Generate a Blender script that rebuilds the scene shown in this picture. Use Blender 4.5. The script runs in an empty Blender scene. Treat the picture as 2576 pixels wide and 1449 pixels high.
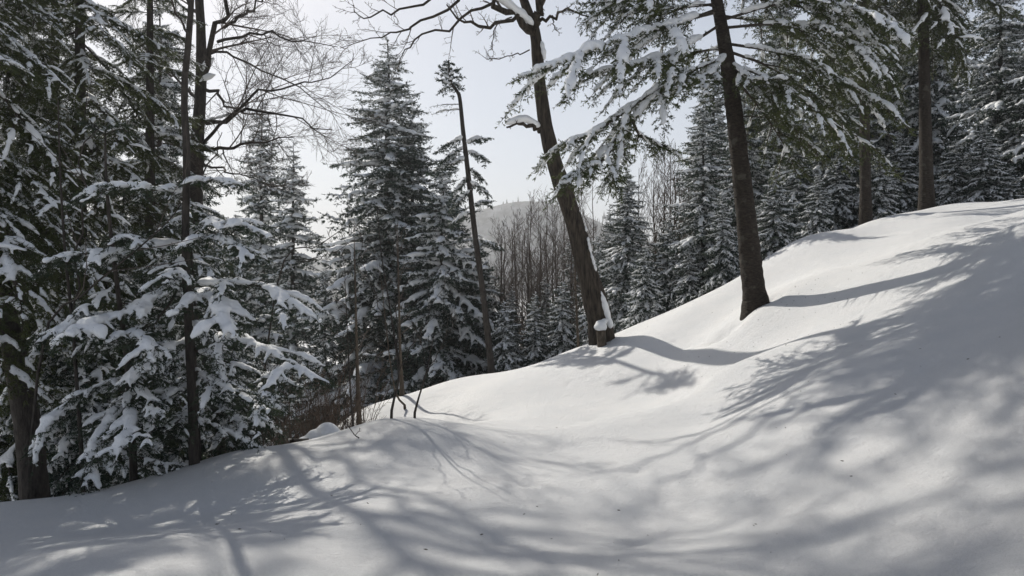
import bpy, math, random
import numpy as np
from mathutils import Vector

# ------------------------------------------------------------------ camera, sky, sun, exposure
SC = bpy.context.scene
COL = SC.collection
F_PX = 667.0            # focal length in pixels of a 1024 px wide frame
HOR = 262.0             # row of the horizon
EYE = 1.65              # eye height over the snow at the photographer's feet

cam_d = bpy.data.cameras.new('camera')
cam_d.sensor_width = 36.0
cam_d.lens = F_PX / 1024.0 * 36.0
cam_d.shift_y = -(288.0 - HOR) / 1024.0
cam_d.clip_start = 0.05
cam_d.clip_end = 6000.0
cam = bpy.data.objects.new('camera', cam_d)
COL.objects.link(cam)
cam.location = (0, 0, EYE)
cam.rotation_euler = (math.radians(90), 0, 0)
SC.camera = cam

SUN_AZ = math.radians(-30.0)      # from +Y, negative = to the left
SUN_EL = math.radians(39.0)
world = bpy.data.worlds.new('World')
SC.world = world
world.use_nodes = True
wn = world.node_tree.nodes
wl = world.node_tree.links
wn.clear()
sky = wn.new('ShaderNodeTexSky')
sky.sky_type = 'NISHITA'
sky.sun_disc = False
sky.sun_elevation = SUN_EL
sky.sun_rotation = SUN_AZ
sky.altitude = 500
sky.air_density = 1.0
sky.dust_density = 3.0
sky.ozone_density = 1.0
bg = wn.new('ShaderNodeBackground')
bg.inputs['Strength'].default_value = 0.074
wo = wn.new('ShaderNodeOutputWorld')
veil = wn.new('ShaderNodeMix')          # thin high cloud over the whole sky
veil.data_type = 'RGBA'
wtc = wn.new('ShaderNodeTexCoord')
wsx = wn.new('ShaderNodeSeparateXYZ')
wl.new(wtc.outputs['Generated'], wsx.inputs['Vector'])
wab = wn.new('ShaderNodeMath'); wab.operation = 'ABSOLUTE'
wl.new(wsx.outputs['Z'], wab.inputs[0])
win = wn.new('ShaderNodeMath'); win.operation = 'SUBTRACT'; win.inputs[0].default_value = 1.0
wl.new(wab.outputs[0], win.inputs[1])
wpw = wn.new('ShaderNodeMath'); wpw.operation = 'POWER'; wpw.inputs[1].default_value = 1.3
wl.new(win.outputs[0], wpw.inputs[0])
wml = wn.new('ShaderNodeMath'); wml.operation = 'MULTIPLY'; wml.inputs[1].default_value = 0.72
wl.new(wpw.outputs[0], wml.inputs[0])
wl.new(wml.outputs[0], veil.inputs['Factor'])
veil.inputs['B'].default_value = (13.6, 14.4, 15.9, 1)
wl.new(sky.outputs['Color'], veil.inputs['A'])
wl.new(veil.outputs['Result'], bg.inputs['Color'])
wl.new(bg.outputs['Background'], wo.inputs['Surface'])

sun_d = bpy.data.lights.new('sun', 'SUN')
sun_d.energy = 5.0
sun_d.angle = math.radians(0.6)
sun_d.color = (1.0, 0.95, 0.86)
sun = bpy.data.objects.new('sun', sun_d)
COL.objects.link(sun)
sdir = Vector((math.sin(SUN_AZ) * math.cos(SUN_EL), math.cos(SUN_AZ) * math.cos(SUN_EL), math.sin(SUN_EL)))
sun.rotation_euler = sdir.to_track_quat('Z', 'Y').to_euler()
sun.location = sdir * 50

vs = SC.view_settings
vs.view_transform = 'Standard'
vs.look = 'None'
vs.gamma = 1.0
vs.exposure = -0.13
vs.use_curve_mapping = False
SC.render.engine = 'CYCLES'
SC.cycles.max_bounces = 6
SC.cycles.diffuse_bounces = 3
SC.cycles.glossy_bounces = 2
SC.cycles.transmission_bounces = 3
SC.cycles.volume_bounces = 0
SC.cycles.transparent_max_bounces = 8
SC.cycles.caustics_reflective = False
SC.cycles.caustics_refractive = False
SC.cycles.use_denoising = True
SC.cycles.use_adaptive_sampling = True
SC.cycles.adaptive_threshold = 0.02
SC.cycles.volume_step_rate = 10

# ------------------------------------------------------------------ helpers
TRIS = [0]
UP = np.array([0.0, 0.0, 1.0])


def W(px, py, d):
    """a point seen at a pixel of the 1024x576 frame, d metres ahead"""
    return np.array([(px - 512.0) / F_PX * d, d, EYE + (HOR - py) / F_PX * d])


def V2(px, py, d):
    """the same for coordinates read off a 2576 px wide view"""
    return W(px / 2.5156, py / 2.5156, d)


def nrm(a):
    return a / np.maximum(np.linalg.norm(a, axis=-1, keepdims=True), 1e-9)


class Geo:
    def __init__(self):
        self.v, self.f, self.m, self.n = [], [], [], 0

    def add(self, V, F, mat=0):
        V = np.asarray(V, dtype=np.float64).reshape(-1, 3)
        F = np.asarray(F, dtype=np.int64).reshape(-1, 3)
        if len(F) == 0:
            return self
        self.v.append(V)
        self.f.append(F + self.n)
        self.m.append(np.full(len(F), mat, dtype=np.int32))
        self.n += len(V)
        return self

    def addgeo(self, g):
        if g.n == 0:
            return self
        V, F, M = g.arrays()
        self.v.append(V)
        self.f.append(F + self.n)
        self.m.append(M)
        self.n += len(V)
        return self

    def arrays(self):
        if not self.v:
            return np.zeros((0, 3)), np.zeros((0, 3), dtype=np.int64), np.zeros(0, dtype=np.int32)
        return np.concatenate(self.v), np.concatenate(self.f), np.concatenate(self.m)

    def mesh(self, name, mats, smooth=True):
        V, F, M = self.arrays()
        me = bpy.data.meshes.new(name)
        me.vertices.add(len(V))
        me.vertices.foreach_set('co', V.astype(np.float32).ravel())
        me.loops.add(len(F) * 3)
        me.loops.foreach_set('vertex_index', F.astype(np.int32).ravel())
        me.polygons.add(len(F))
        me.polygons.foreach_set('loop_start', np.arange(len(F), dtype=np.int32) * 3)
        me.polygons.foreach_set('material_index', M)
        me.polygons.foreach_set('use_smooth', np.full(len(F), smooth, dtype=bool))
        for mt in mats:
            me.materials.append(mt)
        me.update(calc_edges=True)
        TRIS[0] += len(F)
        return me


def link(name, data, parent=None, loc=None):
    o = bpy.data.objects.new(name, data)
    COL.objects.link(o)
    if parent is not None:
        o.parent = parent
    if loc is not None:
        o.location = loc
    return o


def tag(o, label=None, cat=None, group=None, kind=None):
    if label: o['label'] = label
    if cat: o['category'] = cat
    if group: o['group'] = group
    if kind: o['kind'] = kind
    return o


def empty(name, loc=(0, 0, 0), rz=0.0, scale=(1, 1, 1)):
    o = bpy.data.objects.new(name, None)
    COL.objects.link(o)
    o.empty_display_size = 0.2
    o.location = loc
    o.rotation_euler = (0, 0, rz)
    o.scale = scale
    return o


def tubes(P, R, S=5):
    """N tubes of k points each: P (N,k,3), R (N,k)"""
    P = np.asarray(P, float)
    R = np.asarray(R, float)
    N, k, _ = P.shape
    T = nrm(np.gradient(P, axis=1))
    mt = np.abs(nrm(P[:, -1] - P[:, 0]))
    ref = np.zeros((N, 3))
    ref[np.arange(N), np.argmin(mt, axis=1)] = 1.0
    n1 = nrm(np.cross(T, ref[:, None, :]))
    n2 = np.cross(T, n1)
    a = np.arange(S) / S * 2 * np.pi
    V = P[:, :, None, :] + R[:, :, None, None] * (np.cos(a)[None, None, :, None] * n1[:, :, None, :] + np.sin(a)[None, None, :, None] * n2[:, :, None, :])
    i = np.arange(N)[:, None, None] * (k * S)
    j = np.arange(k - 1)[None, :, None] * S
    s = np.arange(S)[None, None, :]
    s2 = (s + 1) % S
    a0 = i + j + s
    b0 = i + j + s2
    c0 = i + j + S + s2
    d0 = i + j + S + s
    F = np.concatenate([np.stack([a0, b0, c0], -1).reshape(-1, 3), np.stack([a0, c0, d0], -1).reshape(-1, 3)])
    return V.reshape(-1, 3), F


def resample(pts, k):
    """smooth Catmull-Rom resampling of a polyline to k points"""
    p = np.asarray(pts, float)
    if len(p) == 2:
        t = np.linspace(0, 1, k)[:, None]
        return p[0] * (1 - t) + p[1] * t
    q = np.vstack([2 * p[0] - p[1], p, 2 * p[-1] - p[-2]])
    u = np.linspace(0, len(p) - 1 - 1e-6, k)
    i = u.astype(int)
    t = (u - i)[:, None]
    p0, p1, p2, p3 = q[i], q[i + 1], q[i + 2], q[i + 3]
    return 0.5 * ((2 * p1) + (-p0 + p2) * t + (2 * p0 - 5 * p1 + 4 * p2 - p3) * t ** 2 + (-p0 + 3 * p1 - 3 * p2 + p3) * t ** 3)


def along(P, t):
    """points and tangents at fractions t (n) of one polyline P (k,3)"""
    k = len(P)
    u = np.clip(t, 0, 1) * (k - 1)
    i = np.minimum(u.astype(int), k - 2)
    f = (u - i)[:, None]
    return P[i] * (1 - f) + P[i + 1] * f, nrm(P[i + 1] - P[i])


def ico(sub=1):
    g = (1 + 5 ** 0.5) / 2
    v = [(-1, g, 0), (1, g, 0), (-1, -g, 0), (1, -g, 0), (0, -1, g), (0, 1, g), (0, -1, -g), (0, 1, -g), (g, 0, -1), (g, 0, 1), (-g, 0, -1), (-g, 0, 1)]
    f = [(0, 11, 5), (0, 5, 1), (0, 1, 7), (0, 7, 10), (0, 10, 11), (1, 5, 9), (5, 11, 4), (11, 10, 2), (10, 7, 6), (7, 1, 8), (3, 9, 4), (3, 4, 2), (3, 2, 6), (3, 6, 8), (3, 8, 9), (4, 9, 5), (2, 4, 11), (6, 2, 10), (8, 6, 7), (9, 8, 1)]
    v = [np.array(x, float) / np.linalg.norm(x) for x in v]
    for _ in range(sub):
        nf, mid = [], {}
        def m(a, b):
            key = (min(a, b), max(a, b))
            if key not in mid:
                w = v[a] + v[b]
                v.append(w / np.linalg.norm(w))
                mid[key] = len(v) - 1
            return mid[key]
        for a, b, c in f:
            x, y, z = m(a, b), m(b, c), m(c, a)
            nf += [(a, x, z), (b, y, x), (c, z, y), (x, y, z)]
        f = nf
    return np.array(v), np.array(f)


ICO_V, ICO_F = ico(1)


def blobs(C, D, R):
    """ellipsoids: centres C (n,3), axis directions D (n,3), radii R (n,3) along D, across, up"""
    C = np.asarray(C, float).reshape(-1, 3)
    D = nrm(np.asarray(D, float).reshape(-1, 3))
    R = np.asarray(R, float).reshape(-1, 3)
    side = nrm(np.cross(np.broadcast_to(UP, D.shape) + 1e-4 * np.array([1.0, 0.3, 0]), D))
    upv = np.cross(D, side)
    V = C[:, None, :] + ICO_V[None, :, 0:1] * (D * R[:, 0:1])[:, None, :] + ICO_V[None, :, 1:2] * (side * R[:, 1:2])[:, None, :] + ICO_V[None, :, 2:3] * (upv * R[:, 2:3])[:, None, :]
    F = ICO_F[None] + (np.arange(len(C)) * len(ICO_V))[:, None, None]
    return V.reshape(-1, 3), F.reshape(-1, 3)


def fuse(V, F, voxel, smooth=3, ratio=0.5):
    """melt overlapping lumps into one snow surface"""
    g = Geo().add(V, F)
    t0 = TRIS[0]
    me = g.mesh('lumps', [])
    TRIS[0] = t0
    o = bpy.data.objects.new('lumps', me)
    COL.objects.link(o)
    m = o.modifiers.new('r', 'REMESH'); m.mode = 'VOXEL'; m.voxel_size = voxel
    if smooth:
        m = o.modifiers.new('s', 'SMOOTH'); m.factor = 0.5; m.iterations = smooth
    if ratio < 1:
        m = o.modifiers.new('d', 'DECIMATE'); m.ratio = ratio
    dg = bpy.context.evaluated_depsgraph_get()
    ev = o.evaluated_get(dg)
    em = ev.to_mesh()
    em.calc_loop_triangles()
    V2_ = np.empty(len(em.vertices) * 3, np.float32); em.vertices.foreach_get('co', V2_)
    F2_ = np.empty(len(em.loop_triangles) * 3, np.int32); em.loop_triangles.foreach_get('vertices', F2_)
    ev.to_mesh_clear()
    bpy.data.objects.remove(o)
    bpy.data.meshes.remove(me)
    return V2_.reshape(-1, 3).astype(float), F2_.reshape(-1, 3).astype(np.int64)


# ------------------------------------------------------------------ materials
def new_mat(name):
    m = bpy.data.materials.new(name)
    m.use_nodes = True
    n = m.node_tree.nodes
    n.clear()
    out = n.new('ShaderNodeOutputMaterial')
    return m, n, m.node_tree.links, out


def mix_rgb(n, l, fac, a, b):
    x = n.new('ShaderNodeMix')
    x.data_type = 'RGBA'
    l.new(fac, x.inputs['Factor'])
    for sock, val in ((x.inputs['A'], a), (x.inputs['B'], b)):
        if hasattr(val, 'is_linked'):
            l.new(val, sock)
        else:
            sock.default_value = (*val, 1)
    return x.outputs['Result']


def noise(n, l, coord, scale, detail=3.0, rough=0.55, stretch=None):
    t = n.new('ShaderNodeTexNoise')
    t.inputs['Scale'].default_value = scale
    t.inputs['Detail'].default_value = detail
    t.inputs['Roughness'].default_value = rough
    if stretch:
        mp = n.new('ShaderNodeMapping')
        mp.inputs['Scale'].default_value = stretch
        l.new(coord, mp.inputs['Vector'])
        l.new(mp.outputs['Vector'], t.inputs['Vector'])
    else:
        l.new(coord, t.inputs['Vector'])
    return t.outputs['Fac']


def ramp(n, l, fac, lo, hi):
    r = n.new('ShaderNodeMapRange')
    r.inputs['From Min'].default_value = lo
    r.inputs['From Max'].default_value = hi
    l.new(fac, r.inputs['Value'])
    return r.outputs['Result']


def bump(n, l, h, strength, dist, prev=None):
    b = n.new('ShaderNodeBump')
    b.inputs['Strength'].default_value = strength
    b.inputs['Distance'].default_value = dist
    l.new(h, b.inputs['Height'])
    if prev is not None:
        l.new(prev, b.inputs['Normal'])
    return b.outputs['Normal']


def mat_snow_ground():
    m, n, l, out = new_mat('snow_ground')
    p = n.new('ShaderNodeBsdfPrincipled')
    tc = n.new('ShaderNodeTexCoord').outputs['Object']
    a = noise(n, l, tc, 2.3, 4)
    c = mix_rgb(n, l, ramp(n, l, a, 0.3, 0.7), (0.83, 0.84, 0.85), (0.89, 0.89, 0.89))
    gr = n.new('ShaderNodeMath'); gr.operation = 'MULTIPLY_ADD'
    l.new(noise(n, l, tc, 120.0, 3, 0.8), gr.inputs[0])
    gr.inputs[1].default_value = 0.42; gr.inputs[2].default_value = 0.79
    gm = n.new('ShaderNodeVectorMath'); gm.operation = 'SCALE'
    l.new(c, gm.inputs[0]); l.new(gr.outputs[0], gm.inputs['Scale'])
    l.new(gm.outputs['Vector'], p.inputs['Base Color'])
    p.inputs['Roughness'].default_value = 0.45
    p.inputs['Specular IOR Level'].default_value = 0.3
    n0 = bump(n, l, noise(n, l, tc, 6.5, 4, 0.6), 0.5, 0.04)
    n1 = bump(n, l, noise(n, l, tc, 30.0, 6, 0.8), 1.0, 0.035, n0)
    n2 = bump(n, l, noise(n, l, tc, 210.0, 2, 0.6), 0.6, 0.005, n1)
    l.new(n2, p.inputs['Normal'])
    l.new(p.outputs['BSDF'], out.inputs['Surface'])
    return m


def mat_snow_bough():
    m, n, l, out = new_mat('snow_on_boughs')
    p = n.new('ShaderNodeBsdfPrincipled')
    tc = n.new('ShaderNodeTexCoord').outputs['Object']
    p.inputs['Base Color'].default_value = (0.86, 0.87, 0.88, 1)
    p.inputs['Roughness'].default_value = 0.6
    p.inputs['Specular IOR Level'].default_value = 0.2
    n1 = bump(n, l, noise(n, l, tc, 18.0, 5, 0.7), 0.7, 0.03)
    l.new(bump(n, l, noise(n, l, tc, 90.0, 3, 0.6), 0.5, 0.008, n1), p.inputs['Normal'])
    l.new(p.outputs['BSDF'], out.inputs['Surface'])
    return m


def mat_needles(name, dark, light, frost=0.25, transl=0.25):
    m, n, l, out = new_mat(name)
    p = n.new('ShaderNodeBsdfPrincipled')
    tc = n.new('ShaderNodeTexCoord').outputs['Object']
    a = noise(n, l, tc, 3.0, 3)
    c = mix_rgb(n, l, ramp(n, l, a, 0.35, 0.68), dark, light)
    b = noise(n, l, tc, 16.0, 2)
    fr = n.new('ShaderNodeMath'); fr.operation = 'MULTIPLY'
    l.new(ramp(n, l, b, 0.52, 0.75), fr.inputs[0]); fr.inputs[1].default_value = frost
    c = mix_rgb(n, l, fr.outputs[0], c, (0.55, 0.57, 0.58))
    l.new(c, p.inputs['Base Color'])
    p.inputs['Roughness'].default_value = 0.55
    p.inputs['Specular IOR Level'].default_value = 0.35
    tr = n.new('ShaderNodeBsdfTranslucent')
    l.new(c, tr.inputs['Color'])
    mx = n.new('ShaderNodeMixShader')
    mx.inputs['Fac'].default_value = transl
    l.new(p.outputs['BSDF'], mx.inputs[1])
    l.new(tr.outputs['BSDF'], mx.inputs[2])
    l.new(mx.outputs['Shader'], out.inputs['Surface'])
    return m


def mat_bark(name, dark, light, scale=14.0, stretch=(1, 1, 0.18), lichen=None, bstr=0.8, bdist=0.03):
    m, n, l, out = new_mat(name)
    p = n.new('ShaderNodeBsdfPrincipled')
    tc = n.new('ShaderNodeTexCoord').outputs['Object']
    a = noise(n, l, tc, scale, 5, 0.65, stretch)
    c = mix_rgb(n, l, ramp(n, l, a, 0.32, 0.68), dark, light)
    if lichen:
        b = noise(n, l, tc, 5.0, 4, 0.6)
        c = mix_rgb(n, l, ramp(n, l, b, 0.58, 0.68), c, lichen)
    l.new(c, p.inputs['Base Color'])
    p.inputs['Roughness'].default_value = 0.85
    p.inputs['Specular IOR Level'].default_value = 0.2
    l.new(bump(n, l, a, bstr, bdist), p.inputs['Normal'])
    l.new(p.outputs['BSDF'], out.inputs['Surface'])
    return m


M_GROUND = mat_snow_ground()
M_SNOW = mat_snow_bough()
M_SPRUCE = mat_needles('spruce_needles', (0.012, 0.027, 0.018), (0.036, 0.062, 0.040), 0.28)
M_FIR = mat_needles('fir_needles', (0.030, 0.045, 0.014), (0.095, 0.110, 0.036), 0.10, 0.40)
M_NEAR = mat_needles('young_fir_needles', (0.014, 0.028, 0.014), (0.045, 0.066, 0.032), 0.10)
M_WOOD = mat_bark('bough_wood', (0.035, 0.028, 0.022), (0.085, 0.070, 0.058), 30.0)
M_BARK_FIR = mat_bark('fir_bark', (0.014, 0.011, 0.009), (0.052, 0.042, 0.033), 26.0, (0.6, 0.6, 1.5), (0.075, 0.068, 0.056))
M_BARK_MAPLE = mat_bark('maple_bark', (0.012, 0.010, 0.008), (0.085, 0.068, 0.052), 20.0, (1, 1, 0.16), None, 1.0, 0.05)
M_BARK_DARK = mat_bark('dark_bark', (0.022, 0.019, 0.017), (0.07, 0.06, 0.052), 24.0, (1, 1, 0.3))
M_BARK_TAN = mat_bark('tan_bark', (0.05, 0.04, 0.03), (0.13, 0.105, 0.08), 18.0, (1, 1, 0.5))
M_TWIG = mat_bark('twig_bark', (0.06, 0.048, 0.040), (0.14, 0.115, 0.10), 30.0)
M_BRUSH = mat_bark('brush_bark', (0.060, 0.044, 0.034), (0.13, 0.098, 0.078), 30.0)

# ------------------------------------------------------------------ the snow slope
CTRL = []
for px, py, d in [
    # foot of the frame
    (-250, 576, 4.2), (0, 576, 3.65), (256, 576, 3.55), (512, 576, 3.55), (700, 576, 3.4), (852, 576, 3.25), (1024, 576, 2.75), (1300, 560, 2.3),
    # near mound, its crest on the left
    (0, 509, 6.2), (60, 500, 6.4), (111, 490, 6.6), (191, 469, 7.0), (238, 451, 7.3), (302, 441, 7.4),
    (130, 530, 5.0), (300, 500, 5.4), (350, 470, 6.3), (340, 440, 7.4),
    # second mound with the two saplings, and the low ridge running right from it
    (358, 424, 8.0), (390, 419, 8.0), (437, 427, 7.7), (400, 445, 7.0),
    (509, 432, 7.4), (569, 429, 7.5), (640, 428, 7.6), (700, 427, 7.5),
    # basin in front of the ridge
    (450, 500, 5.3), (512, 480, 5.85), (600, 475, 5.95), (650, 520, 4.65), (560, 455, 6.7), (700, 450, 6.4), (760, 450, 5.95), (768, 500, 4.65),
    (752, 420, 6.6), (852, 420, 5.5), (932, 420, 4.9), (1024, 420, 4.3), (852, 500, 4.15), (932, 500, 3.8), (1024, 500, 3.4),
    # brink of the terrace above the basin
    (715, 390, 8.5), (752, 379, 7.9), (800, 368, 7.4), (852, 360, 6.9), (932, 350, 6.1), (1024, 331, 5.4),
    # lit slope
    (530, 426, 10.4), (590, 423, 10.0), (640, 418, 9.6), (680, 406, 9.6), (470, 414, 11.8), (420, 412, 13.0),
    (560, 390, 12.2), (640, 365, 12.4), (620, 400, 11.2), (700, 340, 12.4), (757, 313, 11.5), (720, 372, 9.2), (800, 358, 7.9), (800, 335, 10.0),
    (850, 322, 9.3), (850, 291, 10.4), (850, 262, 13.0), (930, 262, 9.5), (930, 300, 8.1), (930, 238, 11.8), (1024, 300, 6.4), (1024, 229, 8.5), (1024, 214, 10.8),
    (859, 233, 15.2), (930, 223, 14.6), (1024, 207, 13.8), (1150, 220, 7.6), (1150, 330, 4.4), (1200, 430, 3.3),
    # far crest of the slope
    (358, 416, 14.0), (382, 407, 15.5), (437, 396, 17.5), (493, 379, 17.0), (540, 363, 16.6), (588, 346, 16.0), (636, 324, 15.6),
    (708, 300, 15.0), (736, 281, 15.0), (763, 258, 15.6), (795, 245, 16.5), (859, 223, 17.4), (930, 214, 18.2), (1024, 201, 17.5), (1150, 180, 17.5),
]:
    CTRL.append(tuple(W(px, py, d)))
for p in [
    # behind the crests the ground falls away
    (-6.5, 9.2, -3.4), (-4.6, 10.2, -2.9), (-3.4, 11.0, -2.35), (-9.0, 8.5, -3.9), (-12, 6, -3.6), (-9, 4, -1.9), (-13, 12, -6.0),
    (-5.5, 14, -3.4), (-8.5, 17, -5.2), (-4.5, 19, -3.2), (-2.0, 23, -4.0), (1.0, 22, -2.9), (4.0, 21, -1.7), (5.6, 18.5, -0.2), (8.0, 22, 0.9), (11.5, 24, 1.9),
    (17, 24, 3.0), (24, 22, 5.0), (30, 35, 5.5), (16, 36, 1.4), (6, 32, -3.8), (-2, 34, -7.2), (-12, 30, -9.0), (-25, 24, -10.5), (-25, 8, -7.0),
    (-20, 46, -14.0), (0, 48, -11.0), (22, 50, 0.0), (40, 20, 8.0), (40, 50, 5.0),
    # behind the camera
    (0, 0, 0.0), (-5, -1, -0.5), (5, -1, 1.6), (0, -6, 0.6), (-10, -6, -1.4), (10, -6, 3.4), (12, 4, 3.9), (20, 8, 6.0), (30, -8, 7.0), (-25, -8, -4.5),
]:
    CTRL.append(p)
CTRL = np.array(CTRL)


def _phi(r2):
    return 0.5 * r2 * np.log(np.maximum(r2, 1e-12))


def _fit(c, lam):
    n = len(c)
    r2 = ((c[:, None, :2] - c[None, :, :2]) ** 2).sum(-1)
    A = np.zeros((n + 3, n + 3))
    A[:n, :n] = _phi(r2) + lam * np.eye(n)
    A[:n, n] = 1
    A[:n, n + 1:] = c[:, :2]
    A[n:, :n] = A[:n, n:].T
    b = np.zeros(n + 3)
    b[:n] = c[:, 2]
    return np.linalg.solve(A, b)


RBF = _fit(CTRL, 0.012)


def sstep(a, b, x):
    t = np.clip((x - a) / (b - a), 0, 1)
    return t * t * (3 - 2 * t)


def far_ground(x, y):
    v = y - 0.35 * x
    return -3.0 + 0.13 * np.clip(x, -70, 90) - 24.0 * sstep(12, 120, v)


rngT = np.random.default_rng(5)
WAVES = [(rngT.uniform(0.6, 2.6), rngT.uniform(0, 6.28), rngT.uniform(0, 6.28)) for _ in range(14)]
WELLS = []          # (x, y, radius, depth): hollows round trunks, lumps when the depth is negative


def height(x, y, detail=True):
    x = np.asarray(x, float); y = np.asarray(y, float)
    sh = x.shape
    X = x.ravel(); Y = y.ravel()
    z = np.empty(len(X))
    n = len(CTRL)
    for i in range(0, len(X), 20000):
        a, b = X[i:i + 20000], Y[i:i + 20000]
        ac, bc = np.clip(a, -26, 40), np.clip(b, -8, 52)
        r2 = (ac[:, None] - CTRL[None, :, 0]) ** 2 + (bc[:, None] - CTRL[None, :, 1]) ** 2
        z[i:i + 20000] = _phi(r2) @ RBF[:n] + RBF[n] + RBF[n + 1] * ac + RBF[n + 2] * bc
    r = np.hypot(X - 4, Y - 10)
    w = sstep(26, 48, r)
    z = z * (1 - w) + far_ground(X, Y) * w
    if detail:
        d = np.zeros(len(X))
        for k, (f, a, ph) in enumerate(WAVES):
            d += np.sin(f * (X * math.cos(a) + Y * math.sin(a)) * 1.25 + ph) * 0.030 / f
        z += d
        for (wx, wy, wr, wd) in WELLS:
            q = ((X - wx) ** 2 + (Y - wy) ** 2) / wr ** 2
            k = q < 9
            z[k] -= wd * np.exp(-q[k] * 1.2)
    return z.reshape(sh)


def ground(x, y):
    return float(height(np.array([x]), np.array([y]))[0])


# hollows round the two large trunks, animal tracks and fallen-snow dimples
_fb = W(757, 313, 11.5)
WELLS += [(_fb[0] - 0.40, _fb[1] + 0.35, 0.32, 0.22), (_fb[0] + 0.38, _fb[1] + 0.35, 0.22, 0.10)]
for px, py, d, r, dep in [(530, 477, 5.8, 0.10, 0.05), (459, 492, 5.3, 0.09, 0.04), (638, 477, 6.0, 0.13, 0.05), (627, 536, 4.3, 0.07, 0.035),
                          (617, 540, 4.25, 0.06, 0.03), (640, 533, 4.35, 0.06, 0.03), (441, 493, 5.3, 0.05, 0.025), (466, 500, 5.2, 0.05, 0.02),
                          (212, 512, 5.6, 0.10, 0.04), (265, 505, 5.4, 0.07, 0.03), (808, 470, 5.5, 0.09, 0.03), (930, 430, 6.0, 0.10, 0.035),
                          (1010, 405, 6.4, 0.10, 0.04), (868, 384, 8.0, 0.09, 0.03), (585, 376, 12.6, 0.09, 0.03), (600, 372, 12.7, 0.09, 0.03),
                          (568, 381, 12.5, 0.08, 0.03), (402, 487, 5.4, 0.05, 0.02), (720, 520, 4.5, 0.07, 0.03), (770, 415, 7.4, 0.09, 0.03)]:
    p = W(px, py, d)
    WELLS.append((p[0], p[1], r, dep * 0.85))
for k in range(70):     # pits left by snow fallen off the boughs
    p = W(rngT.uniform(150, 1024), 0, rngT.uniform(3.6, 13))
    WELLS.append((p[0], p[1], rngT.uniform(0.04, 0.09), rngT.uniform(0.010, 0.030)))
for k in range(14):     # the trampled patch on the crest under the two straight trunks
    p = W(905 + rngT.uniform(-14, 22), 224 + rngT.uniform(-3, 3), 16.0)
    WELLS.append((p[0], p[1] + rngT.uniform(-0.8, 0.8), 0.16, rngT.uniform(-0.05, 0.08)))


def axis(a, b, step, lo, hi, growth):
    core = list(np.arange(a, b + step, step))
    s, x = step, core[0]
    left = []
    while x > lo:
        s *= growth
        x -= s
        left.append(x)
    s, x = step, core[-1]
    right = []
    while x < hi:
        s *= growth
        x += s
        right.append(x)
    return np.array(left[::-1] + core + right)


gx = axis(-8.0, 15.0, 0.08, -1500, 1500, 1.10)
gy = axis(2.2, 19.0, 0.08, -250, 1600, 1.10)
GX, GY = np.meshgrid(gx, gy)
GZ = height(GX, GY)
nx, ny = len(gx), len(gy)
idx = np.arange(nx * ny).reshape(ny, nx)
a, b, c, d = idx[:-1, :-1], idx[:-1, 1:], idx[1:, 1:], idx[1:, :-1]
g = Geo().add(np.stack([GX, GY, GZ], -1).reshape(-1, 3),
              np.concatenate([np.stack([a, b, c], -1).reshape(-1, 3), np.stack([a, c, d], -1).reshape(-1, 3)]))
tag(link('snowy_ground', g.mesh('snowy_ground', [M_GROUND])), 'smooth sunlit snow slope rising to the right with long tree shadows', None, None, 'structure')

# ------------------------------------------------------------------ far hills, haze
def mat_hill():
    m, n, l, out = new_mat('wooded_hillside')
    p = n.new('ShaderNodeBsdfPrincipled')
    tc = n.new('ShaderNodeTexCoord').outputs['Object']
    a_ = noise(n, l, tc, 0.09, 6, 0.75, (1, 1, 0.5))
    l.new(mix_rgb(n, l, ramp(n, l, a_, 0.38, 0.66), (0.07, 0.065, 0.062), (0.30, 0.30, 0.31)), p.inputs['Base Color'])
    p.inputs['Roughness'].default_value = 1.0
    p.inputs['Specular IOR Level'].default_value = 0.0
    l.new(p.outputs['BSDF'], out.inputs['Surface'])
    return m


M_HILL = mat_hill()


def hill(name, cx, cy, w, dpt, h, zb, seed):
    r = np.random.default_rng(seed)
    u = np.linspace(-1, 1, 110); v = np.linspace(-1, 1, 60)
    U, Vv = np.meshgrid(u, v)
    z = h * np.exp(-2.2 * (U ** 2) - 2.2 * Vv ** 2)
    for k in range(8):
        f = r.uniform(2, 9)
        a_ = r.uniform(0, 6.28)
        z += h * 0.10 / f * 2 * np.sin(f * (U * math.cos(a_) + Vv * math.sin(a_)) * 2 + r.uniform(0, 6)) * np.exp(-1.5 * (U ** 2 + Vv ** 2))
    X = cx + U * w; Y = cy + Vv * dpt
    i = np.arange(110 * 60).reshape(60, 110)
    a_, b_, c_, d_ = i[:-1, :-1], i[:-1, 1:], i[1:, 1:], i[1:, :-1]
    F = np.concatenate([np.stack([a_, b_, c_], -1).reshape(-1, 3), np.stack([a_, c_, d_], -1).reshape(-1, 3)])
    P = np.stack([X, Y, z + zb], -1)
    o = link(name, Geo().add(P.reshape(-1, 3), F).mesh(name, [M_HILL]))
    tag(o, None, None, None, 'structure')
    return P


def hill_forest(name, P, n, seed, label, hmin=4, hmax=8):
    """thousands of far conifers that read as one dark coat on a hill"""
    r = np.random.default_rng(seed)
    fl = P.reshape(-1, 3)
    ii = r.integers(0, len(fl), n)
    c = fl[ii] + np.stack([r.normal(0, 6, n), r.normal(0, 6, n), np.zeros(n)], -1)
    h = r.uniform(hmin, hmax, n)
    rad = h * r.uniform(0.16, 0.26, n)
    k, S = 4, 5
    t = np.linspace(0, 1, k)
    PP = c[:, None, :] + np.stack([np.zeros((n, k)), np.zeros((n, k)), t[None] * h[:, None] - 1.0], -1)
    RR = rad[:, None] * (1.02 - t)[None] * r.uniform(0.75, 1.25, (n, k))
    V, F = tubes(PP, RR, S)
    o = link(name, Geo().add(V, F).mesh(name, [M_FARWOOD], smooth=False))
    tag(o, label, 'forest', None, 'stuff')


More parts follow.
